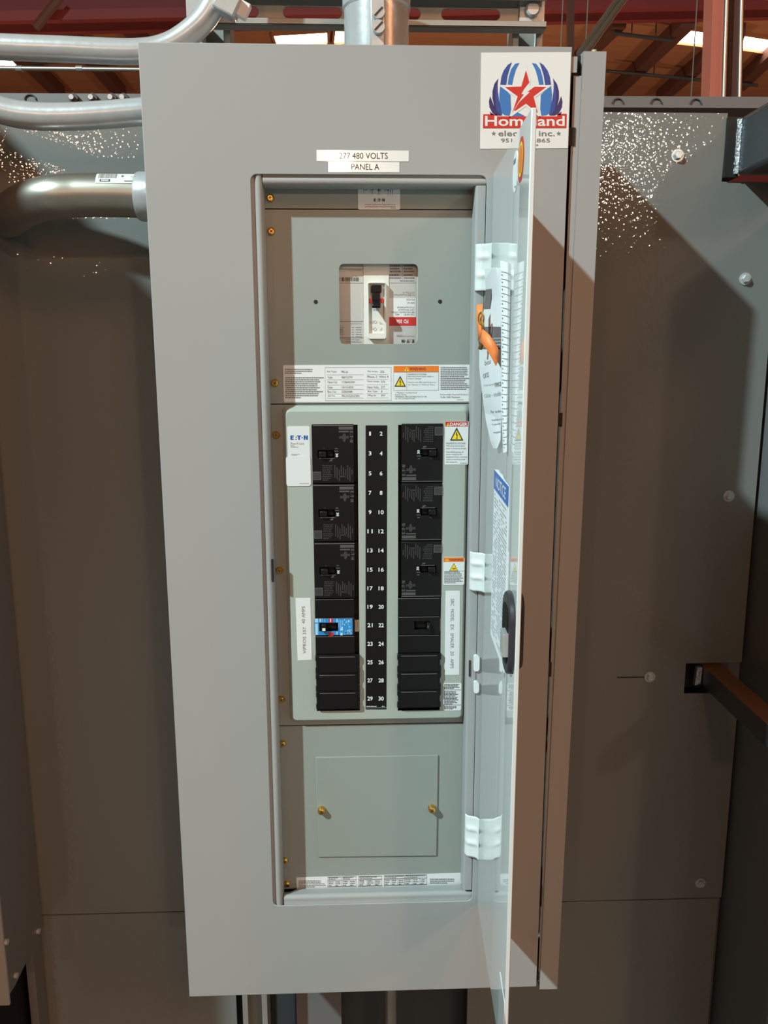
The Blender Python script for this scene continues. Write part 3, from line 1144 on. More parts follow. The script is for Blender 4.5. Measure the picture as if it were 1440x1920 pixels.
def brass_screw(u, v, Y, parent, r=.0038, tall=.0032, ang=.3):
    c = at(u, v, Y)
    mb = MB('brass')
    mb.tube([c, c + Vector((0, -.0008, 0)), c + Vector((0, -tall, 0)), c + Vector((0, -tall - .0009, 0))], r, seg=20, radii=[r * 1.28, r * 1.28, r, r * .72])
    for k in range(2):
        a = ang + k * math.pi / 2
        mb.obox(c + Vector((0, -tall - .00095, 0)), Vector((math.cos(a), 0, math.sin(a))) * r * .55, Vector((0, .0002, 0)), Vector((-math.sin(a), 0, math.cos(a))) * r * .13, 'brass_dark')
    return mb.build('screw', parent, sharp=40)


for i, (u, v, par) in enumerate([(507, 371.5, FILL), (509, 434, UPF), (515.5, 718, UPF), (518, 815.5, MIDF), (524, 1069, MIDF), (528, 1310.5, MIDF), (530, 1394, LOWF), (534.5, 1613, LOWF), (538, 1657, LOWF)]):
    brass_screw(u, v, DF, par, ang=.3 + i * .37)
for i, (u, v) in enumerate([(603, 1517.5), (809.5, 1514.5)]):
    brass_screw(u, v, DF - .002, ACC, r=.0044, tall=.0075, ang=.2 + i)

# ------------------------------------------------------------------ stickers on the trim
TY = -.0001
mb = MB('label_white')
d = on_y(mb, TY)
K = 5.1429


def L(x, y):
    return (880 + x / K, 80 + y / K)


d.slab([d.px(*L(112, 97)), d.px(*L(981, 93)), d.px(*L(950, 1019)), d.px(*L(103, 1024))], 'label_white', 0, .0003)
feathers = [([(482, 196), (440, 205), (400, 260), (380, 330), (368, 404), (412, 407), (425, 340), (448, 262)], 'wing_light'),
            ([(410, 190), (370, 215), (330, 270), (308, 330), (297, 406), (354, 408), (368, 320), (392, 240)], 'wing_mid'),
            ([(296, 422), (288, 500), (292, 600), (312, 680), (340, 700), (390, 706), (402, 640), (398, 560), (396, 505), (345, 455)], 'wing_light'),
            ([(278, 345), (240, 400), (222, 470), (222, 540), (240, 620), (275, 680), (318, 702), (303, 640), (287, 560), (274, 470), (272, 400)], 'wing_mid'),
            ([(275, 350), (240, 400), (222, 470), (222, 540), (240, 620), (262, 655), (252, 590), (248, 520), (252, 440)], 'wing_dark'),
            ([(200, 517), (188, 570), (194, 625), (222, 680), (262, 703), (312, 703), (270, 668), (236, 610), (216, 560)], 'wing_dark'),
            ([(196, 664), (205, 700), (240, 700)], 'wing_dark')]
for pts, m_ in feathers:
    for sgn in (0, 1):
        pp = [L(1084 - x if sgn else x, y) for x, y in pts]
        d.pxpoly(pp, m_, .0005 + (.0001 if m_ == 'wing_dark' else 0))
d.pxpoly([L(*p) for p in ((455, 668), (530, 705), (525, 712), (400, 712))], 'wing_light', .0005)
d.pxpoly([L(*p) for p in ((640, 668), (560, 705), (565, 712), (690, 712))], 'wing_light', .0005)


def star(cx, cy, pts, s, m_, h):
    d.pxpoly([L(cx + (x - cx) * s, cy + (y - cy) * s) for x, y in pts], m_, h)


SP = [(545, 268), (580, 385), (573, 428), (742, 428), (618, 520), (658, 680), (545, 588), (412, 682), (462, 520), (340, 430), (500, 424)]
star(543, 480, SP, 1.24, 'label_white', .0006)
d.pxpoly([L(*p) for p in ((545, 268), (578, 385), (528, 447), (500, 497), (524, 500), (470, 578), (412, 680), (465, 520), (342, 430), (500, 424))], 'logo_red', .0007)
d.pxpoly([L(*p) for p in ((742, 428), (618, 520), (660, 680), (545, 590), (440, 660), (430, 655), (480, 575), (582, 478), (558, 476), (628, 426))], 'logo_red', .0007)
d.pxpoly([L(*p) for p in ((133, 692), (265, 690), (265, 712), (845, 712), (845, 690), (937, 686), (934, 824), (130, 826))], 'logo_red', .0006)
d.text('Homeland', *L(150, 708), *L(918, 806), 'label_white', .0008, bold=.018)
d.text('electric inc.', *L(278, 848), *L(822, 902), 'ink_grey', .0006, bold=.008)
for sx in (234, 860):
    d.pxpoly([L(sx + rr * math.sin(a), 877 - rr * math.cos(a)) for k in range(10) for a, rr in [(k * math.pi / 5, 24 if k % 2 == 0 else 10)]], 'ink_grey', .0006)
d.text('951', *L(305, 925), *L(411, 962), 'ink_grey', .0006, bold=.005)
d.text('-2865', *L(575, 925), *L(776, 962), 'ink_grey', .0006, bold=.005)
d.text('146', *L(602, 977), *L(664, 998), 'ink_grey', .0006, bold=.005)
tag(mb.build('company_sticker', PB), 'white square sticker with a red star between blue wings')

mb = MB('label_gloss')
d = on_y(mb, TY)
d.body(593.5, 281.5, 766.5, 303, 'label_gloss', 0)
d.text('277 480 VOLTS', 636, 286.5, 727, 298, 'ink', .0005)
tag(mb.build('voltage_label', PB), 'upper white strip label reading 277 480 VOLTS')
mb = MB('label_gloss')
d = on_y(mb, TY)
d.body(615.5, 303.2, 749, 323.3, 'label_gloss', 0)
d.text('PANEL A', 659, 307.5, 711, 318.5, 'ink', .0005)
tag(mb.build('panel_label', PB), 'lower white strip label reading PANEL A')

# ------------------------------------------------------------------ stickers on the dead front
mb = MB('label_white')
d = on_y(mb, DF)
d.body(671, 338, 750, 393, 'label_white', .0015)
rnd = random.Random(3)
for k in range(16):
    u = 682 + k * 3.7 + rnd.uniform(-1, 1)
    e = rnd.uniform(4, 19)
    d.pxpoly([(u, 349), (u + 1.8, 349), (u + 1.0 + rnd.uniform(-.5, .5), 351 + e)], 'ink', .0005)
    d.rect(u - 1.2, 350, u + 2.4, 353 + rnd.uniform(0, 5), 'ink_grey', .0004)
d.makers_mark(701, 372.5, 721.5, 378, 'ink')
d.text('Must Be Installed Per Applicable Code', 684, 382.6, 741, 385.2, 'ink')
d.text("and Manufacturer's Recommendations", 684, 386, 741, 388.6, 'ink')
d.micro(733, 389.8, 748, 391.5, 1, 'ink_grey')
mb.build('approval_label', FILL)

mb = MB('label_white')
d = on_y(mb, DF)
a0, b0 = d.px(531, 684.5)
d.slab(rrect(xpx(531.5, 720, DF), DX1 - .0005, zpx(700, 753.5, DF), zpx(700, 684.2, DF), .002, 4), 'label_white', 0, .0003)
d.micro(534, 691, 596, 701.5, 3, 'ink_grey', last=.5)
d.micro(535, 706.5, 607, 747.5, 11, 'ink_grey', last=.4)
d.frame(609.5, 688.5, 733.5, 751, .6, 'ink_light')
for v in (702.5, 711.5, 721.5, 730, 738.2, 746.3):
    d.rect(613, v, 682, v + .5, 'ink_light')
    d.rect(687, v - .6, 728, v - .1, 'ink_light')
rowsL = [('Pnl Type', 613.5, 631, 'PRL2a', 640, 652.5, 697), ('Volts', 614.5, 623.5, '480Y/277V', 640, 661, 707.5), ('Neut Cat', 614.5, 632, '1C0664G504', 641, 665, 716.3), ('Date', 614.5, 623.5, '10/13/2020', 641, 662.5, 726), ('Box Cat', 614.5, 630, 'EZB2048R', 641, 661, 734.3), ('Job No.', 614.5, 628.5, 'PRL2X22ZUZ3E4', 641, 673.5, 742.3)]
for a, u0, u1, t_, t0, t1, v in rowsL:
    d.text(a, u0, v - 2, u1, v + 2, 'ink_grey')
    d.text(t_, t0, v - 2, t1, v + 2, 'ink_grey')
rowsR = [('Pnl Amps', 689.5, 708, '225', 713, 720, 696.7), ('Phase 3  Wire 4', 688.5, 728, None, 0, 0, 706.2), ('Neut Amps', 688.5, 711, '225', 714, 721.5, 715.2), ('Neut Volts', 688.5, 710, '277', 714, 721.5, 725.7), ('Box Type', 689.5, 707.5, '1', 715, 716.2, 733.8), ('Mfrg At', 689.5, 705, 'JRZ', 714.5, 722, 741.6)]
for a, u0, u1, t_, t0, t1, v in rowsR:
    d.text(a, u0, v - 2, u1, v + 2, 'ink_grey')
    if t_:
        d.text(t_, t0, v - 2, t1, v + 2, 'ink_grey')
d.rect(738, 686.2, 822.5, 697.5, 'orange_ink')
d.frame(737.5, 697.5, 822.5, 732, .5, 'ink_light')
d.rect(762.2, 697.5, 762.7, 732, 'ink_light')
alert(d, 758, 688.2, 766.5, 695.8)
d.text('WARNING', 767.5, 688.8, 798, 694.4, 'maroon_ink', bold=.02)
hazard(d, 739.5, 704.5, 761, 725)
for t_, u1, v in (('HAZARDOUS VOLTAGE.', 800, 701.6), ('May cause severe injury, death or', 813, 705.9), ('property damage.', 790, 710), ('Connect only 240V rated breakers to', 817, 716.9), ('the "high-leg" or "Wild Leg" Phase.', 815, 721.4)):
    d.text(t_, 764.5, v - 1.5, u1, v + 1.5, 'ink_grey')
for t_, u0, u1, v in (('* Maximum - See Main Circuit', 742, 782, 736), ('Breaker Rating', 740.5, 761.5, 740), ('TERMINALS ARE SUITABLE FOR CU OR', 740.5, 800, 743.5), ('AL, 75C CONDUCTORS', 740.5, 778, 747.2)):
    d.text(t_, u0, v - 1.4, u1, v + 1.4, 'ink_grey')
d.micro(826, 687.5, 880, 731.5, 13, 'ink_grey', last=.9)
d.text('Horizontally Mounted Breakers', 825, 738.2, 878, 741.6, 'ink_grey')
d.text('To Be 100A Maximum.', 825, 742.8, 863, 746.2, 'ink_grey')
d.micro(857, 748.8, 877, 750.6, 1, 'ink_grey')
mb.build('rating_label', UPF)

mb = MB('label_white')
d = on_y(mb, DF)
YB = DF
d.slab([d.px(555.5, 1645), d.px(866, 1636.5), d.px(864, 1672), d.px(557, 1676)], 'label_white', 0, .0003)


def sl(u):
    return -(u - 556) * .0265


d.micro(560, 1650, 611, 1664, 5, 'ink_grey')
for u0, u1, nx in ((614, 640, 2), (641, 668, 2), (672, 716, 3), (720, 758, 3), (759, 800, 3)):
    s = sl(u0)
    d.frame(u0, 1645.5 + s, u1, 1664 + s, .5, 'ink_grey')
    d.micro(u0 + 2, 1646 + s, u1 - 2, 1651 + s, 2, 'ink_grey')
    d.rect(u0, 1651.5 + s, u1, 1652 + s, 'ink_grey')
    for k in range(nx):
        a = u0 + (u1 - u0) * k / nx
        d.rect(a, 1652 + s, a + .4, 1664 + s, 'ink_grey')
        d.micro(a + 2, 1653 + s, a + (u1 - u0) / nx - 1.5, 1663.5 + s, 3, 'ink_grey')
d.micro(806, 1646.5, 861, 1657, 3, 'ink_grey')
mb.build('wire_size_label', LOWF)

# ------------------------------------------------------------------ stickers on the breaker cover
mb = MB('black_plastic')
d = on_y(mb, CY)
d.slab([d.px(685.5, 797.5), d.px(726, 797.5), d.px(724.5, 1330), d.px(685.5, 1330)], 'black_plastic_matte', 0, .0003)
ZR = [at(693.5, 813 + (1309.5 - 813) * 0, CY).z, at(693.5, 1309.5, CY).z]
PITCH = (ZR[0] - ZR[1]) / 14
VN = [813, 850, 887.5, 924, 960.3, 996, 1032, 1068, 1103, 1137.5, 1172, 1207, 1241.5, 1275.5, 1309.5]
for i, v in enumerate(VN):
    for side, uc in ((0, 693.8), (1, 714.6)):
        s = str(2 * i + 1 + side)
        w = 2.6 if len(s) == 1 else 4.9
        if s == '1':
            w = 1.6
        d.text(s, uc - w, v - 3.8, uc + w, v + 3.8, 'white_ink', .0005, bold=.02)
d.micro(687, 1323.2, 706, 1325.4, 1, 'white_ink', last=1)
d.micro(716, 1323.2, 721, 1325.4, 1, 'white_ink', last=1)
d.rect(686, 1326.6, 724, 1327.1, 'ink_grey')
tag(mb.build('number_strip', COVER), 'black strip with white circuit numbers 1 to 30')

mb = MB('label_gloss')
d = on_y(mb, CY)
d.body(538.5, 799, 581.5, 858, 'label_gloss', .002)
d.makers_mark(544.5, 816.3, 577, 824.4, 'blue_ink')
d.text('Pow-R-Line', 545, 829, 570, 833.5, 'ink_light')
d.text('PRL2a', 545, 834.3, 552, 836.2, 'ink_grey')
d.text('Panelboard', 545, 836.8, 559, 839, 'ink_grey')
d.micro(546, 850.5, 564, 854.5, 2, 'ink_light')
tag(mb.build('maker_label', COVER), 'white label with a blue maker mark')
mb = MB('label_gloss')
d = on_y(mb, CY - .0006)
d.body(535.8, 856, 583, 911, 'label_gloss', .003)
d.micro(561.5, 905, 579, 907.5, 1, 'ink_light', last=1)
mb.build('blank_label', COVER)

mb = MB('label_gloss')
d = on_y(mb, CY)
d.body(834.5, 790, 877.2, 871, 'label_gloss', .0012)
d.rect(835, 790.3, 877, 799.5, 'red_ink')
alert(d, 836.6, 792.8, 843.6, 799)
d.text('DANGER', 843.8, 792.2, 875.8, 798.6, 'white_ink', .0007, bold=.02)
hazard(d, 843.5, 801.2, 868.8, 826)
for t_, u1, v in (('HAZARDOUS VOLTAGE.', 873, 831), ('Will cause severe injury,', 871.5, 836), ('death or property damage.', 874.5, 840.8), ('Turn off all sources of', 868.5, 847.3), ('power supplying this', 866, 852), ('equipment before removing', 875.5, 856.7), ('covers or working inside', 872, 861.4), ('this equipment.', 858, 866.3)):
    d.text(t_, 836.3, v - 1.8, u1, v + 1.8, 'ink_grey')
d.micro(862, 867.3, 875.5, 869.2, 1, 'ink_grey', last=1)
tag(mb.build('danger_label', COVER), 'white label headed DANGER in red')

mb = MB('label_gloss')
d = on_y(mb, CY)
d.body(831.2, 1044.8, 870.3, 1096.5, 'label_gloss', .002)
d.rect(831.6, 1045.3, 870, 1053, 'orange_ink')
alert(d, 835, 1047, 841.6, 1052)
d.text('WARNING', 842.3, 1047.3, 868, 1051.4, 'maroon_ink', .0007, bold=.015)
d.pxpoly([(851, 1055.5), (859, 1070.5), (842.5, 1070.5)], 'ink', .0005)
d.pxpoly([(851, 1057), (857.6, 1069.5), (844, 1069.5)], 'yellow_ink', .0006)
d.pxpoly([(848, 1067), (849.5, 1063.8), (851, 1066), (853, 1064), (854.5, 1067)], 'maroon_ink', .0007)
d.rect(832, 1070.5, 870, 1070.9, 'ink_light')
d.micro(832.8, 1071.2, 869, 1094, 8, 'ink_grey')
tag(mb.build('warning_label', COVER), 'small white label headed WARNING in orange')

mb = MB('label_white')
d = on_y(mb, CY)
d.slab([d.px(554, 1121.5), d.px(582, 1121), d.px(584.6, 1237), d.px(558, 1238.3)], 'label_white', 0, .0003)
d.text('VIPROS 357', 567.8, 1175.5, 573.8, 1225, 'ink_grey', .0005, rot=90)
d.text('40 AMPS', 565.8, 1136.5, 571.8, 1169, 'ink_grey', .0005, rot=90)
tag(mb.build('circuit_label', COVER), 'white strip reading VIPROS 357 40 AMPS upward')
mb = MB('label_white')
d = on_y(mb, CY)
d.slab([d.px(835.3, 1107.8), d.px(862.3, 1107.5), d.px(861, 1265), d.px(833.5, 1265.3)], 'label_white', 0, .0003)
for t_, v0, v1 in (('SBC', 1122.5, 1136), ('MODEL', 1142, 1165), ('EX', 1171, 1181), ('SMALER', 1187, 1215), ('20', 1220.5, 1229), ('AMPS', 1235, 1253)):
    u = 845 - (v0 - 1120) * .006
    d.text(t_, u, v0, u + 6.3, v1, 'ink_grey', .0005, rot=-90)
tag(mb.build('circuit_label', COVER), 'white strip reading SBC MODEL EX SMALER 20 AMPS downward')
mb = MB('label_gloss')
d = on_y(mb, CY)
d.body(831, 1281, 864.5, 1331.5, 'label_gloss', .002)
d.micro(832.5, 1282, 863, 1292, 4, 'ink')
d.rect(832, 1293, 864, 1293.6, 'ink_grey')
d.micro(832.5, 1295.5, 859, 1321, 10, 'ink')
d.rect(832, 1321.3, 864, 1321.9, 'ink_grey')
d.micro(832.5, 1323.5, 861, 1330, 3, 'ink')
tag(mb.build('notice_label', COVER), 'small white label of dense print at the lower right')

# ------------------------------------------------------------------ the door
HP = Vector((.3990, -.0045))
EP = Vector((.3868, -.2720))
DT = (EP - HP).normalized()
DN = Vector((DT.y, -DT.x)) if DT.y * 1 < 0 and True else Vector((-DT.y, DT.x))
if DN.x > 0:
    DN = -DN                     # inner face looks left
DLEN = (EP - HP).length
DZ0, DZ1 = .1385 + Z0, 1.0825 + Z0


def DP(s, z, h):
    q_ = HP + DT * s + DN * h
    return Vector((q_.x, q_.y, z))


def dpx(u, v):
    r_ = ray(u, v)
    n = DN
    k = ((HP.x - CAM_LOC.x) * n.x + (HP.y - CAM_LOC.y) * n.y) / (r_.x * n.x + r_.y * n.y)
    p_ = CAM_LOC + r_ * k
    return (Vector((p_.x, p_.y)) - HP).dot(DT), p_.z


mb = MB('door_paint')
TH = .0045
prof = [(0.0, 0.0), (DLEN, 0.0), (DLEN, -TH), (-.006, -TH), (-.006, -.0025)]
# leaf as an extruded outline in plan
pl = [DP(s, 0, h) for s, h in ((.004, 0), (DLEN, 0), (DLEN, -TH), (-.003, -TH), (-.003, -.002))]
mb.extrude_profile([(p.x, p.y) for p in pl], 'z', DZ0, DZ1)
DOOR = mb.build('door', PB, bevel=.0008)

DD = lambda m_: Draw(m_, DP, dpx)
mb = MB('label_gloss')
d = DD(mb)
s0, s1 = .079, .198
zt3, zm3, zb3 = .7495 + Z0, .728 + Z0, .553 + Z0
d.slab([(s0, zb3), (s1, zb3), (s1, zt3), (s0, zt3)], 'paper', 0, .0003)
d.poly([(s0, zm3), (s1, zm3), (s1, zt3), (s0, zt3)], 'notice_blue', .0005)
vs, fs = glyphs('NOTICE', .01)
mb.add([DP(s0 + .018 + .082 * x, zm3 + .0045 + .0125 * y, .0007) for x, y in vs], fs, 'white_ink', False)
rnd = random.Random(5)
z = zm3 - .006
while z > zb3 + .006:
    for a, e in ((.006, .040), (.046, .112)):
        x = s0 + a
        while x < s0 + e - .004:
            w_ = rnd.uniform(.004, .012)
            if rnd.random() < .82:
                d.poly([(x, z), (min(x + w_, s0 + e), z), (min(x + w_, s0 + e), z + .0016), (x, z + .0016)], 'ink_light', .0005)
            x += w_ + .002
    z -= .0042
tag(mb.build('notice_label', DOOR), 'long white instruction label headed NOTICE in blue')

mb = MB('label_gloss')
d = DD(mb)
cs, czz = dpx(966.5, 322)
el = circle(cs, czz, .0165, 28, .0185)
d.slab(el, 'paper', 0, .0003)
d.text('V', 964, 348, 968.5, 352, 'ink_grey')
d.micro(964, 300, 970, 306, 1, 'ink_grey')
mb.build('round_sticker', DOOR)
mb = MB('orange_ink')
d = DD(mb)
cs, czz = dpx(977, 299)
for rr, rz, m_, h in ((.0180, .0195, 'logo_red', .0003), (.0145, .0150, 'yellow_ink', .0005), (.0105, .0120, 'orange_ink', .0007)):
    e_ = circle(cs, czz, rr, 28, rz)
    if h == .0003:
        d.slab(e_, m_, 0, h)
    else:
        d.poly(e_, m_, h)
tag(mb.build('round_sticker', DOOR), 'red, yellow and orange oval sticker')
mb = MB('paper')
d = DD(mb)
d.slab([dpx(937.5, 1822), dpx(946, 1880), dpx(945, 1985), dpx(934, 1930)], 'label_gloss', 0, .0004)
mb.build('corner_sticker', DOOR)

# latch with its handle on the outer face
mb = MB('latch_plastic')
sL0, sL1 = .212, .266
zc0, zc1 = .5845 + Z0, .6550 + Z0
zc0 = dpx(962, 1275)[1]
zc1 = dpx(962, 1112)[1]
out = rrect(sL0, sL1, zc0, zc1, .024, 6)


def slabh(o, h0, h1, m_, inset=0.0):
    cxx = sum(p[0] for p in o) / len(o)
    cyy = sum(p[1] for p in o) / len(o)
    n = len(o)
    o2 = [(cxx + (a - cxx) * (1 - inset), cyy + (b_ - cyy) * (1 - inset * .6)) for a, b_ in o]
    mb.add([DP(a, b_, h0) for a, b_ in o] + [DP(a, b_, h1) for a, b_ in o2], [tuple(range(n)), tuple(range(n, 2 * n))] + [(i, (i + 1) % n, (i + 1) % n + n, i + n) for i in range(n)], m_, False)


slabh(out, 0, .006, 'latch_plastic', .05)
LATCH = mb.build('latch', DOOR, bevel=.0015, sharp=30)
mb = MB('black_plastic_matte')
ins_ = rrect(sL0 + .010, sL1 - .008, zc0 + .012, zc1 - .012, .012, 5)
slabh(ins_, .0061, .0066, 'black_plastic_matte')
zm = dpx(962, 1205)[1]
mb.obox(DP(.252, zm, .0080), (DP(1, 0, 0) - DP(0, 0, 0)) * .010, Vector((0, 0, .0115)), (DP(0, 0, 1) - DP(0, 0, 0)) * .003, 'zinc')
tag(mb.build('latch_bolt', DOOR, bevel=.0008), 'silver latch bolt on a black latch body')
mb = MB('black_plastic')
zh0, zh1 = dpx(968, 1282)[1], dpx(968, 1122)[1]
out = rrect(.212, .258, zh0, zh1, .014, 5)
slabh(out, -TH, -TH - .0055, 'latch_plastic', .1)
tag(mb.build('handle', DOOR, bevel=.002), 'black pull handle on the outer face')


# hinges between the lip and the door
def hinge(v0, v1, ribs, name='hinge'):
    mb = MB('door_paint')
    z1_, z0_ = at(900, v0, -.004).z, at(900, v1, -.004).z
    pts = spline([Vector((.3815, .0028, 0)), Vector((.3850, -.0022, 0)), Vector((.3905, -.0042, 0)), Vector((.3955, -.0068, 0)), Vector((DP(.0075, 0, .0006).x, DP(.0075, 0, .0006).y, 0))], 4)
    N = 28
    rows = []
    for i in range(N + 1):
        t_ = i / N
        z = z0_ + (z1_ - z0_) * t_
        bulge = sum(math.exp(-((t_ - rb) / .055) ** 2) for rb in ribs) * .0022
        row = []
        for j, p in enumerate(pts):
            k = math.sin(math.pi * j / (len(pts) - 1))
            row.append(Vector((p.x - bulge * k * .7, p.y - bulge * k, z)))
        rows.append(row)
    mb.strip(rows)
    return mb.build(name, PB, solid=.0014, sharp=60)


hinge(457, 545, (.33, .72))
hinge(1036, 1108, (.36, .72))
hinge(1530, 1606, (.36, .70))


def tab(v0, v1):
    mb = MB('door_paint')
    z1_, z0_ = at(900, v0, -.003).z, at(900, v1, -.003).z
    x0 = at(888, v0, -.001).x
    mb.plate(rrect(x0, .3955, z0_, z1_, .0035, 4), [], -.0030, .0026)
    mb.build('hinge_tab', PB, bevel=.0012, seg=3)


tab(1229, 1259)
tab(1278, 1300)

# ================================================================== BREAKERS
BF = CY - .0012                               # breaker faces stand just proud of the cover
XC_L = (xpx(585.5, 850, BF) + xpx(670, 850, BF)) / 2
XC_R = (xpx(747, 850, BF) + xpx(829.5, 850, BF)) / 2
BW = xpx(670, 850, BF) - xpx(585.5, 850, BF)


def zrow(i):
    return ZR[0] - PITCH * i + (0.0002)


def unit(u, v):
    """photograph point on the top left breaker -> local coordinates about its centre"""
    p_ = at(u, v, BF)
    return p_.x - XC_L, p_.z - zrow(1)


def make_breaker():
    root = thing('circuit_breaker', '', 'breaker', (0, 0, 0))
    hw, hh = BW / 2, PITCH * 1.5 - .0006
    sx = unit(663.5, 850)[0]
    slx0, slx1 = unit(596, 850)[0], unit(627, 850)[0]
    slz0, slz1 = unit(600, 859)[1], unit(600, 844.5)[1]
    mb = MB('black_plastic')
    mb.plate([(-hw, -hh), (sx, -hh), (sx, hh), (-hw, hh)], [[(slx0, slz0), (slx1, slz0), (slx1, slz1), (slx0, slz1)]], 0, .012)
    mb.box(sx, hw, .0045, .03, -hh, hh, 'black_plastic_matte')
    mb.box(-hw, sx, .0125, .05, -hh, hh, 'black_plastic_matte')
    mb.build('body', root, Vector((0, 0, 0)), bevel=.0007)
    mb = MB('black_plastic')
    mb.box(slx0 + .0012, slx0 + .0105, -.0048, .012, slz0 + .0012, slz1 - .0012)
    mb.box(slx0 + .0105, slx1 - .001, .004, .012, slz0 + .0005, slz1 - .0005, 'black_plastic_matte')
    mb.build('handle', root, Vector((0, 0, 0)), bevel=.0012)
    mb = MB('molded_mark')
    d = Draw(mb, lambda a, b_, h: Vector((a, -h, b_)), unit)
    M, N = 'molded_mark', 'molded_mark_dim'
    d.rect(635, 800, 662, 805.5, M, .0003)
    d.rect(635, 807.8, 654, 810.5, M, .0003)
    d.makers_mark(656, 808, 662, 829.5, M, .0003, rot=-90)
    d.pxpoly([(636, 817), (641, 818.5), (643.5, 813), (647.5, 813), (649, 818), (654, 817), (654, 822), (649, 822), (647, 828.5), (644, 828.5), (642, 822), (636, 823)], N, .0003)
    d.rect(599, 859.2, 626, 860.1, 'silver_edge', .0003)
    d.pxpoly([(616.5, 863), (621.5, 861), (623, 861), (623, 864.5), (617, 865)], M, .0003)
    d.rect(606, 840, 609, 841.5, N, .0003)
    d.rect(628, 840, 633, 842, M, .0003)
    d.rect(626.5, 845, 634.5, 846.6, M, .0003)
    d.text('30', 629.3, 850, 634, 857, 'white_ink', .0004, rot=-90, bold=.03)
    d.rect(586.5, 884.5, 602, 900, M, .0003)
    d.rect(587.6, 886, 600.6, 898.8, N, .0004)
    d.micro(604.5, 871.5, 623.5, 902, 9, N, .0003)
    for u in range(627, 662, 4):
        d.rect(u, 872 + (u % 3) * 4, u + 2.2, 902 - (u % 5) * 3, N, .0003)
    d.rect(636, 892, 650, 894.5, N, .0003)
    d.rect(585.8, 797.2, 663, 797.9, 'silver_edge', .0002)
    mb.build('molded_markings', root, Vector((0, 0, 0)))
    return root


def dup(root, loc, rot=None):
    r_ = root.copy()
    COL.objects.link(r_)
    r_.location = loc
    if rot is not None:
        r_.rotation_euler = rot
    for ch in list(root.children):
        c_ = ch.copy()
        COL.objects.link(c_)
        c_.parent = r_
    return r_


brk = make_breaker()
first = True
for side, xc in (('left', XC_L), ('right', XC_R)):
    for k in range(3):
        loc = (xc, BF, zrow(1 + 3 * k))
        rot = (0, math.pi if side == 'right' else 0, 0)
        if first:
            o = brk
            o.location = loc
            first = False
        else:
            o = dup(brk, loc, rot)
        n0 = 1 + 6 * k + (1 if side == 'right' else 0)
        tag(o, 'black three pole circuit breaker in the %s column beside circuit numbers %d to %d' % (side, n0, n0 + 4), 'breaker', 'three pole breakers with moulded markings')


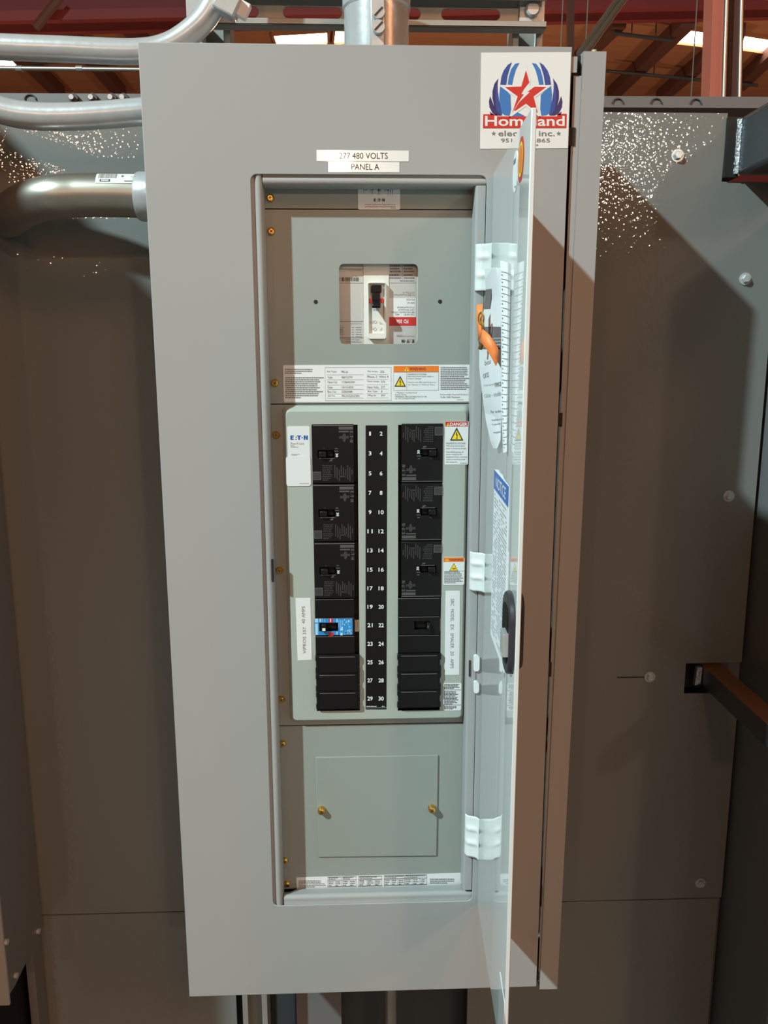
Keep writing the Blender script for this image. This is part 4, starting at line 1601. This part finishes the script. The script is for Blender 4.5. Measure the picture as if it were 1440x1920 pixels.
def make_plain(side, xc, blue):
    """three single-height poles, handle in the middle one"""
    zc = zrow(10)
    root = thing('circuit_breaker', 'black three pole breaker with a bright blue centre face, numbers 19 to 23' if blue else 'plain black three pole breaker with a small centre handle, numbers 20 to 24', 'breaker', (xc, BF, zc))
    hw = BW / 2
    for k in (-1, 0, 1):
        z = zc - k * PITCH
        mb = MB('black_plastic')
        if blue:
            xa_, xb_ = xc - hw, xc + hw * .80
        else:
            xa_, xb_ = xc - hw * .98, xc + hw * .96
        if k == 0:
            u0, u1 = (598.5, 634) if blue else (777, 806)
            hz0, hz1 = z - .0058, z + .0058
            mb.plate([(xa_, z - PITCH / 2 + .0005), (xb_, z - PITCH / 2 + .0005), (xb_, z + PITCH / 2 - .0005), (xa_, z + PITCH / 2 - .0005)],
                     [[(xpx(u0, 1172, BF), hz0), (xpx(u1, 1172, BF), hz0), (xpx(u1, 1172, BF), hz1), (xpx(u0, 1172, BF), hz1)]], BF, BF + .012)
            mb.box(xa_, xb_, BF + .0125, BF + .05, z - PITCH / 2 + .0005, z + PITCH / 2 - .0005, 'black_plastic_matte')
        else:
            mb.box(xa_, xb_, BF, BF + .05, z - PITCH / 2 + .0005, z + PITCH / 2 - .0005)
        if blue:
            mb.box(xb_, xc + hw, BF + .006, BF + .05, z - PITCH / 2 + .0005, z + PITCH / 2 - .0005, 'black_plastic_matte')
        mb.box(xa_ + .0005, xb_ - .001, BF - .0002, BF, z + PITCH / 2 - .0012, z + PITCH / 2 - .0006, 'silver_edge' if blue or k != 9 else 'black_plastic')
        mb.build('pole', root, bevel=.0006)
    u0, u1 = (603, 612) if blue else (800, 806)
    mb = MB('black_plastic')
    mb.box(xpx(u0, 1172, BF), xpx(u1, 1172, BF), BF - .006, BF + .012, zc - .0052, zc + .0048)
    mb.box(xpx(u1 if blue else 779, 1172, BF), xpx(632 if blue else u0, 1172, BF), BF + .004, BF + .012, zc - .005, zc + .005, 'black_plastic_matte')
    d = on_y(mb, BF - .006)
    d.rect(u0 + 1.2, 1178 if blue else 1172, u1 - 2, 1183 if blue else 1178, 'molded_mark' if not blue else 'white_ink', .0002)
    mb.build('handle', root, bevel=.001)
    mb = MB('breaker_blue')
    if blue:
        d = on_y(mb, BF)
        holes = [[d.px(598.5, 1168), d.px(634, 1168), d.px(634, 1183), d.px(598.5, 1183)]]
        hz = [(xpx(598.5, 1172, BF), zc - .0058), (xpx(634, 1172, BF), zc - .0058), (xpx(634, 1172, BF), zc + .0058), (xpx(598.5, 1172, BF), zc + .0058)]
        x0_, x1_ = d.px(589.5, 1170)[0], d.px(661, 1170)[0]
        mb.plate(rrect(x0_, x1_, zc - PITCH / 2 + .0016, zc + PITCH / 2 - .0016, .0012, 3), [hz], BF - .0004, BF - .0001)
        rnd = random.Random(2)
        d.rect(616, 1158.8, 624, 1167.5, 'logo_red', .0006)
        d.rect(618.5, 1160, 621, 1166, 'pale_blue', .0008)
        d.rect(616, 1185.3, 625, 1192.3, 'logo_red', .0006)
        for u, w_, v0_, v1_ in ((590.5, 6, 1160, 1167), (591, 5.5, 1169, 1190), (599, 3, 1160, 1166), (604, 1, 1160, 1166), (608.5, 1, 1160, 1166), (631, 2, 1160, 1167), (635, 1, 1162, 1176), (638.5, 1, 1162, 1178), (642, 1.2, 1163, 1172), (638, 5, 1175, 1182), (638, 4.5, 1186, 1191), (631, 2, 1184, 1190)):
            d.rect(u, v0_, u + w_, v1_, 'pale_blue', .0006)
        for k in range(26):
            u = rnd.uniform(645, 658)
            v_ = rnd.uniform(1160, 1188)
            d.pxpoly([(u, v_), (u + rnd.uniform(.6, 1.6), v_), (u + rnd.uniform(.5, 2.5), v_ + rnd.uniform(1.5, 4)), (u - .3, v_ + 1.5)], 'pale_blue' if k % 4 else 'white_ink', .0006)
        mb.build('face_label', root)
        tag(root.children[-1], 'bright blue label with red and pale print')
        mb = MB('tan_strip')
        mb.box(xc + hw * .82, xc + hw * 1.0, BF + .0042, BF + .006, zc - .0085, zc + .0075)
        mb.build('tan_spacer', root)
    else:
        mb = MB('tan_strip')
        mb.box(xc + hw * .965, xc + hw * 1.0, BF + .002, BF + .02, zc - .0085, zc + .0085)
        mb.build('tan_spacer', root)
    return root


make_plain('left', XC_L, True)
make_plain('right', XC_R, False)


def make_blank():
    root = thing('filler_blank', '', 'filler plate', (0, 0, 0))
    hw = BW / 2 * 1.03
    hh = PITCH / 2 - .0003
    n = .0018
    out = [(-hw, hh), (-hw, .005), (-hw + n, .003), (-hw + n, -.003), (-hw, -.005), (-hw, -hh), (hw, -hh), (hw, -.005), (hw - n, -.003), (hw - n, .003), (hw, .005), (hw, hh)]
    mb = MB('black_plastic')
    mb.plate(out, [], -.0040, .0012)
    mb.build('plate', root, Vector((0, 0, 0)), bevel=.0008)
    mb = MB('black_plastic')
    mb.box(-hw + .004, hw - .004, -.0050, -.0041, -hh + .001, hh - .0014)
    mb.box(-hw + .005, hw - .006, -.0052, -.005, hh - .0022, hh - .0015, 'silver_edge')
    mb.build('raised_face', root, Vector((0, 0, 0)), bevel=.0006)
    return root


blank = make_blank()
first = True
for side, xc in (('left', XC_L), ('right', XC_R)):
    for k in range(3):
        loc = (xc, BF, zrow(12 + k))
        if first:
            o = blank
            o.location = loc
            first = False
        else:
            o = dup(blank, loc)
        tag(o, 'black blank filler plate in the %s column beside circuit number %d' % (side, 25 + 2 * k + (side == 'right')), 'filler plate', 'black filler plates below the breakers')

# main breaker behind its window
MY = .0415
MBK = thing('main_breaker', 'white main circuit breaker with black toggle and red band in the square window', 'breaker', at(709, 640, MY))
mb = MB('breaker_white')
x0, x1, z0, z1 = wx
mb.box(x0 - .012, x1 + .012, MY, MY + .05, z0 - .012, z1 + .012)
mb.build('body', MBK, bevel=.001)
mb = MB('nameplate_grey')
d = on_y(mb, MY)
d.body(633, 490, 682, 648, 'nameplate_grey', 0)
for v in (504, 530.5, 602.5, 633):
    d.rect(634, v, 681, v + .7, 'ink')
d.text('Instructions 29C713', 655, 505.8, 678, 508, 'ink_grey', rot=180)
rnd = random.Random(9)
u = 635
while u < 672:
    w_ = rnd.uniform(.6, 2.2)
    d.rect(u, 520, u + w_, 527.5, 'ink', .0005)
    u += w_ + rnd.uniform(.5, 1.6)
d.micro(666, 517.5, 672, 519, 1, 'ink_grey')
d.text('Rating 100% IEC 60947', 657, 605.5, 678, 608, 'ink_grey', rot=180)
for k in range(5):
    v = 613 + k * 4.3
    d.micro(660, v, 663.5, v + 2.2, 1, 'ink_grey', last=1)
    d.micro(667, v, 678, v + 2.2, 1, 'ink_grey', last=1)
d.frame(636, 613, 644, 628, .6, 'ink_grey')
d.micro(637, 616, 643, 626, 4, 'ink_grey')
d.text('HACR Type, Ampere', 648, 635.3, 674, 638.2, 'ink', rot=180)
d.text('UL Interrupting Capacity', 648, 639.4, 678, 642.6, 'ink', rot=180)
mb.build('rating_plate', MBK)
mb = MB('nameplate_grey')
d = on_y(mb, MY)
d.body(729, 486, 780, 648, 'nameplate_grey', 0)
d.rect(729.5, 558.5, 779.5, 594, 'label_white', .0004)
d.rect(729.5, 594.8, 780, 610.8, 'red_ink', .0004)
d.text('FD 35k', 742.5, 599.2, 765.5, 606.3, 'white_ink', .0006, rot=180, bold=.02)
d.rect(729.5, 530.2, 779.5, 530.9, 'ink_grey')
d.rect(754.4, 486, 754.9, 524, 'ink_grey')
for (u0, u1, v0, v1, n) in ((731, 752, 496, 512, 3), (757, 777, 496, 512, 3), (730, 752, 513, 524, 2), (757, 777, 513, 524, 2), (750, 777, 525, 528.5, 1)):
    d.micro(u0, v0, u1, v1, n, 'ink_grey', last=1)
d.text('Use 75C CU/AL 1-4/0', 755, 547.3, 776, 550.3, 'ink_grey', rot=180)
d.text('To 100% Protected Frame', 739, 551.5, 777, 554.5, 'ink_grey', rot=180)
for t_, u0, v in (('FD3225', 762, 561.8), ('600V AC', 763, 568), ('STYLE 6639C86G58', 745, 576.5), ('CAT FD3225LM', 747, 581), ('600 VAC/250VDC 3 POLES', 733, 585.5), ('225 AMP      40C', 740, 589.8)):
    d.text(t_, u0, v - 1.5, 777, v + 1.5, 'ink_grey', rot=180)
d.text('Industrial Circuit Breaker', 742.5, 629.5, 776, 632, 'ink_grey', rot=180)
d.makers_mark(753, 636.5, 776.5, 642.5, 'ink', rot=180)
tag(mb.build('name_plate', MBK), 'grey name plate with a red FD 35k band')
mb = MB('breaker_white')
xs = (xpx(682, 560, MY), xpx(729, 560, MY))
mb.box(xs[0], xs[1], MY - .0012, MY, z0 - .01, z1 + .01)
mb.build('centre_rib', MBK)
mb = MB('breaker_white')
EY = MY - .008
e = rp(EY, 689, 528.5, 724.5, 635.5)
hole = rp(EY, 691.5, 531.5, 720.5, 625)
mb.plate(rrect(*e, .003, 3), [[(hole[0], hole[2]), (hole[1], hole[2]), (hole[1], hole[3]), (hole[0], hole[3])]], EY, MY)
mb.box(hole[0], hole[1], EY + .0035, MY, hole[2], hole[3])
d = on_y(mb, EY + .0034)
d.text('OFF', 692.5, 600.5, 707, 606.5, 'nameplate_grey', .0003, rot=180, bold=.01)
d.text('On', 696.5, 613.5, 706, 620.5, 'nameplate_grey', .0003, rot=180, bold=.01)
d.pxpoly([(711, 602), (718.5, 607.5), (712, 607.5)], 'nameplate_grey', .0003)
d.pxpoly([(717, 613), (715, 620), (711.5, 620)], 'nameplate_grey', .0003)
mb.build('escutcheon', MBK, bevel=.0006)
mb = MB('red_ink')
q_ = rp(EY + .002, 691.5, 559.5, 719, 568)
mb.box(q_[0], q_[1], EY + .0015, EY + .0035, q_[2], q_[3], 'red_ink')
tag(mb.build('trip_flag', MBK), 'red trip flag behind the toggle')
mb = MB('black_plastic')
q_ = rp(EY - .001, 695.5, 534, 715.5, 549)
mb.box(q_[0], q_[1], EY - .001, EY + .0035, q_[2], q_[3])
q_ = rp(EY, 697.5, 548, 713, 570)
mb.box(q_[0], q_[1], EY - .0005, EY + .0035, q_[2], q_[3])
# the projecting toggle, tilted down
t0 = at(705, 566, EY)
hwid = .0052
top_, bot_ = t0.z, at(705, 580, EY - .014).z
yt = EY - .016
prof = [(EY, t0.z + .003), (yt + .002, t0.z - .002), (yt, t0.z - .006), (yt + .002, bot_ + .001), (EY, bot_ + .006)]
n_ = len(prof)
mb.extrude_profile(prof, 'x', t0.x - hwid, t0.x + hwid)
d = on_y(mb, yt + .0008)
pz = at(705, 580, yt)
vs, fs = glyphs('250', .01)
mb.add([Vector((t0.x + .0036 - .0072 * x, yt - .0004 + .0008 * (0), t0.z - .0075 + .0028 * (0) - .0028 * (y - 1) - .0040)) for x, y in vs], fs, 'molded_mark', False)
mb.build('toggle', MBK, bevel=.0012, seg=3)

# ================================================================== DOCUMENTS HANGING ON THE DOOR
DOOR_MID = DP(.18, 1.0 + Z0 - .3, .02)


def sheet_grid(rows_px, m_, name, mark=None):
    mb = MB(m_)
    rows = [[at(u, v, Y) for u, v, Y in row] for row in rows_px]
    mb.strip(rows, m_)
    return mb, rows


# crease of the circuit card lies on the door near s = .17
def sY(u, v):
    s, z = dpx(u, v)
    return DP(s, z, 0).y


# ruled circuit card: page fixed on the door + page standing out toward the left
mb = MB('paper')
d = DD(mb)
q4 = [dpx(960, 496), None, None, dpx(953, 843)]


def lerp2(a, b_, t_):
    return (a[0] + (b_[0] - a[0]) * t_, a[1] + (b_[1] - a[1]) * t_)



def page_pt(a, t_):
    """a: 0 near edge .. 1 crease; t_: 0 top .. 1 bottom"""
    cr = Vector(DP(*lerp2(q4[0], q4[3], t_), .001))
    v = 489 + (849 - 489) * t_
    un = 938 + 2.0 * math.sin(t_ * 3.0) + (5 * max(0, t_ - .75) / .25)
    ne = at(un, v, cr.y + .004)
    p_ = ne.lerp(cr, a)
    bow = math.sin(a * math.pi) * .006
    return p_ + Vector((0, -bow, 0))


NR, NC = 56, 8
rows = [[page_pt(j / NC, i / NR) for j in range(NC + 1)] for i in range(NR + 1)]
mb.strip(rows, 'paper')
for k in range(25):
    t_ = .055 + .9 * k / 24
    for a0_, a1_, w_, mm in ((.02, .98, .0011, 'ink_grey'),):
        vs = []
        for j in range(7):
            a = a0_ + (a1_ - a0_) * j / 6
            vs.append(page_pt(a, t_) + Vector((0, -.0012, 0)))
        for j in range(7):
            a = a1_ - (a1_ - a0_) * j / 6
            vs.append(page_pt(a, t_ + .0028) + Vector((0, -.0012, 0)))
        mb.add(vs, [(j, j + 1, 12 - j, 13 - j) for j in range(6)], mm, False)
    tm = t_ + .018
    mb.add([page_pt(.3, tm) + Vector((0, -.0012, 0)), page_pt(.8, tm) + Vector((0, -.0012, 0)), page_pt(.8, tm + .0015) + Vector((0, -.0012, 0)), page_pt(.3, tm + .0015) + Vector((0, -.0012, 0))], [(0, 1, 2, 3)], 'ink_light', False)
    mb.add([page_pt(.06, tm - .004) + Vector((0, -.0012, 0)), page_pt(.13, tm - .004) + Vector((0, -.0012, 0)), page_pt(.13, tm + .004) + Vector((0, -.0012, 0)), page_pt(.06, tm + .004) + Vector((0, -.0012, 0))], [(0, 1, 2, 3)], 'ink_grey', False)
tag(mb.build('circuit_card'), 'folded white circuit card with ruled lines inside the open door', 'card')

# instruction leaflet, rolled, left of the card
YE = -.152
LEFT = [(908, 505, -.105), (911, 560, -.100), (905, 590, -.095), (898.5, 640, -.090), (898, 690, -.090), (904, 740, -.094), (911, 790, -.100), (919, 825, -.108), (924, 840, -.112)]
RIGHT = [(938, 503, -.152), (939, 560, -.152), (939, 590, -.152), (939, 640, -.152), (939, 690, -.152), (939.5, 740, -.152), (939.5, 790, -.150), (938, 825, -.148), (933, 838, -.140)]


def leaf_pt(a, t_):
    x = t_ * (len(LEFT) - 1)
    i = min(int(x), len(LEFT) - 2)
    f = x - i
    Lp = at(*LEFT[i]).lerp(at(*LEFT[i + 1]), f)
    Rp = at(*RIGHT[i]).lerp(at(*RIGHT[i + 1]), f)
    p_ = Lp.lerp(Rp, a)
    return p_ + Vector((0, -.012 * math.sin(a * math.pi) * (1 - .4 * t_) - .001, 0))


def vt(v):
    """photo row -> fraction along the leaflet"""
    ks = [p_[1] for p_ in LEFT]
    for i in range(len(ks) - 1):
        if v <= ks[i + 1]:
            return (i + (v - ks[i]) / (ks[i + 1] - ks[i])) / (len(ks) - 1)
    return 1.0


mb = MB('paper')
NR = 64
for (t0_, t1_, m_) in ((0, vt(580), 'paper'), (vt(580), vt(613), 'paper'), (vt(613), vt(655), 'sheet_dark'), (vt(655), 1.0, 'paper')):
    n = max(2, int((t1_ - t0_) * NR))
    mb.strip([[leaf_pt(j / 8, t0_ + (t1_ - t0_) * i / n) for j in range(9)] for i in range(n + 1)], m_)


def leaf_quad(a0_, a1_, v0, v1, m_, tilt=0, h=.0012):
    o = Vector((0, -h, 0))
    mb.add([leaf_pt(a0_, vt(v0 + tilt)) + o, leaf_pt(a1_, vt(v0)) + o, leaf_pt(a1_, vt(v1)) + o, leaf_pt(a0_, vt(v1 + tilt)) + o], [(0, 1, 2, 3)], m_, False)


def leaf_text(s, a0_, a1_, v0, v1, m_, tilt=3, h=.0013, bold=0):
    vs, fs = glyphs(s, bold)
    mb.add([leaf_pt(a0_ + (a1_ - a0_) * x, vt(v1 - (v1 - v0) * y + tilt * (1 - x))) + Vector((0, -h, 0)) for x, y in vs], fs, m_, False)


for v in (527, 539, 554, 569):
    leaf_quad(.05, .97, v, v + .8, 'ink_light', 2)
leaf_quad(.0, .30, 543, 580, 'sheet_dark', 0, .0014)
for v in (634, 640, 646):
    leaf_text('and parts', .55, .97, v - 2, v + 2.2, 'white_ink', 1)
leaf_text('box', .22, .48, 672, 681, 'ink_grey', 4)
leaf_text('ons', .12, .36, 697, 706, 'ink_grey', 4)
leaf_text('motor-operated', .10, .60, 717, 722, 'ink_light', 3)
leaf_text('meca', .62, .98, 715, 723, 'ink_grey', 2)
leaf_text('case - moldu', .08, .97, 732, 741, 'ink_light', 4)
leaf_text('for in-line', .3, .97, 767, 772, 'ink_grey', 1)
leaf_text('appliance', .3, .97, 783, 787.5, 'ink_grey', 1)
leaf_text('le permet', .3, .92, 791, 796, 'ink_grey', 1)
leaf_text('weather', .3, .97, 806, 810, 'ink_grey', 1)
LEAF = mb.build('instruction_leaflet')
tag(LEAF, 'rolled white instruction leaflet with a dark band in the pouch on the door', 'leaflet')

# clear pouch
mb = MB('clear_film')
rows = []
for i in range(25):
    t_ = i / 24
    v = 456 + (866 - 456) * t_
    a_l = 905 - 9 * math.sin(min(1, t_ * 1.5) * math.pi / 2) + 44 * max(0, t_ - .72) / .28 + 2 * math.sin(t_ * 9)
    row = []
    for j in range(9):
        a = j / 8
        u = a_l + (953 - a_l) * a
        Yb = -.090 - .075 * a - .016 * math.sin(a * math.pi) + .002 * math.sin(t_ * 14 + j)
        row.append(at(u, v, Yb))
    rows.append(row)
mb.strip(rows, 'clear_film')
tag(mb.build('clear_pouch'), 'clear plastic pouch hanging on the open door around the leaflet', 'pouch')

# orange ribbon and key
mb = MB('ribbon_orange')
RB = [[(894, 572, -.130), (906, 570, -.133)], [(893, 585, -.132), (903, 592, -.136)], [(895, 615, -.132), (905, 610, -.138)], [(897, 640, -.134), (904, 620, -.142)]]
RB2 = [[(900, 640, -.150), (905, 617, -.153)], [(910, 652, -.160), (918, 628, -.162)], [(920, 668, -.166), (934, 652, -.166)], [(929, 685, -.168), (934.5, 672, -.168)], [(930, 686, -.168), (931, 684, -.168)]]
mb.strip([[at(*p_) for p_ in rw] for rw in RB], 'ribbon_orange')
mb.strip([[at(*p_) for p_ in rw] for rw in RB2], 'ribbon_orange')
tag(mb.build('orange_ribbon', solid=.0006), 'bright orange plastic ribbon tied to the key on the pouch', 'ribbon')
r = thing('brass_key', 'small brass key hanging beside the orange ribbon', 'key', at(904, 605, -.14))
mb = MB('brass')
c = at(902.5, 597, -.140)
mb.tube([c + Vector((.0024 * math.cos(a), -.002 * math.cos(a), .0060 * math.sin(a))) for a in [2 * math.pi * k / 14 for k in range(15)]], .0011, seg=8)
mb.build('bow', r)
mb = MB('brass')
c2 = at(905, 603, -.142)
c3 = at(906, 622, -.140)
mb.obox((c2 + c3) / 2, (c3 - c2) / 2, Vector((.0018, .001, 0)), Vector((0, .0008, 0)))
mb.build('blade', r, bevel=.0004)
mb = MB('brass_dark')
c4, c5 = at(901, 640, -.128), at(900, 655, -.128)
mb.tube([c4, (c4 + c5) / 2 + Vector((.001, -.001, 0)), c5], .0022, seg=8)
mb.build('key_tip', r)

# tidy helper property
for o in bpy.data.objects:
    if '_o' in o:
        del o['_o']
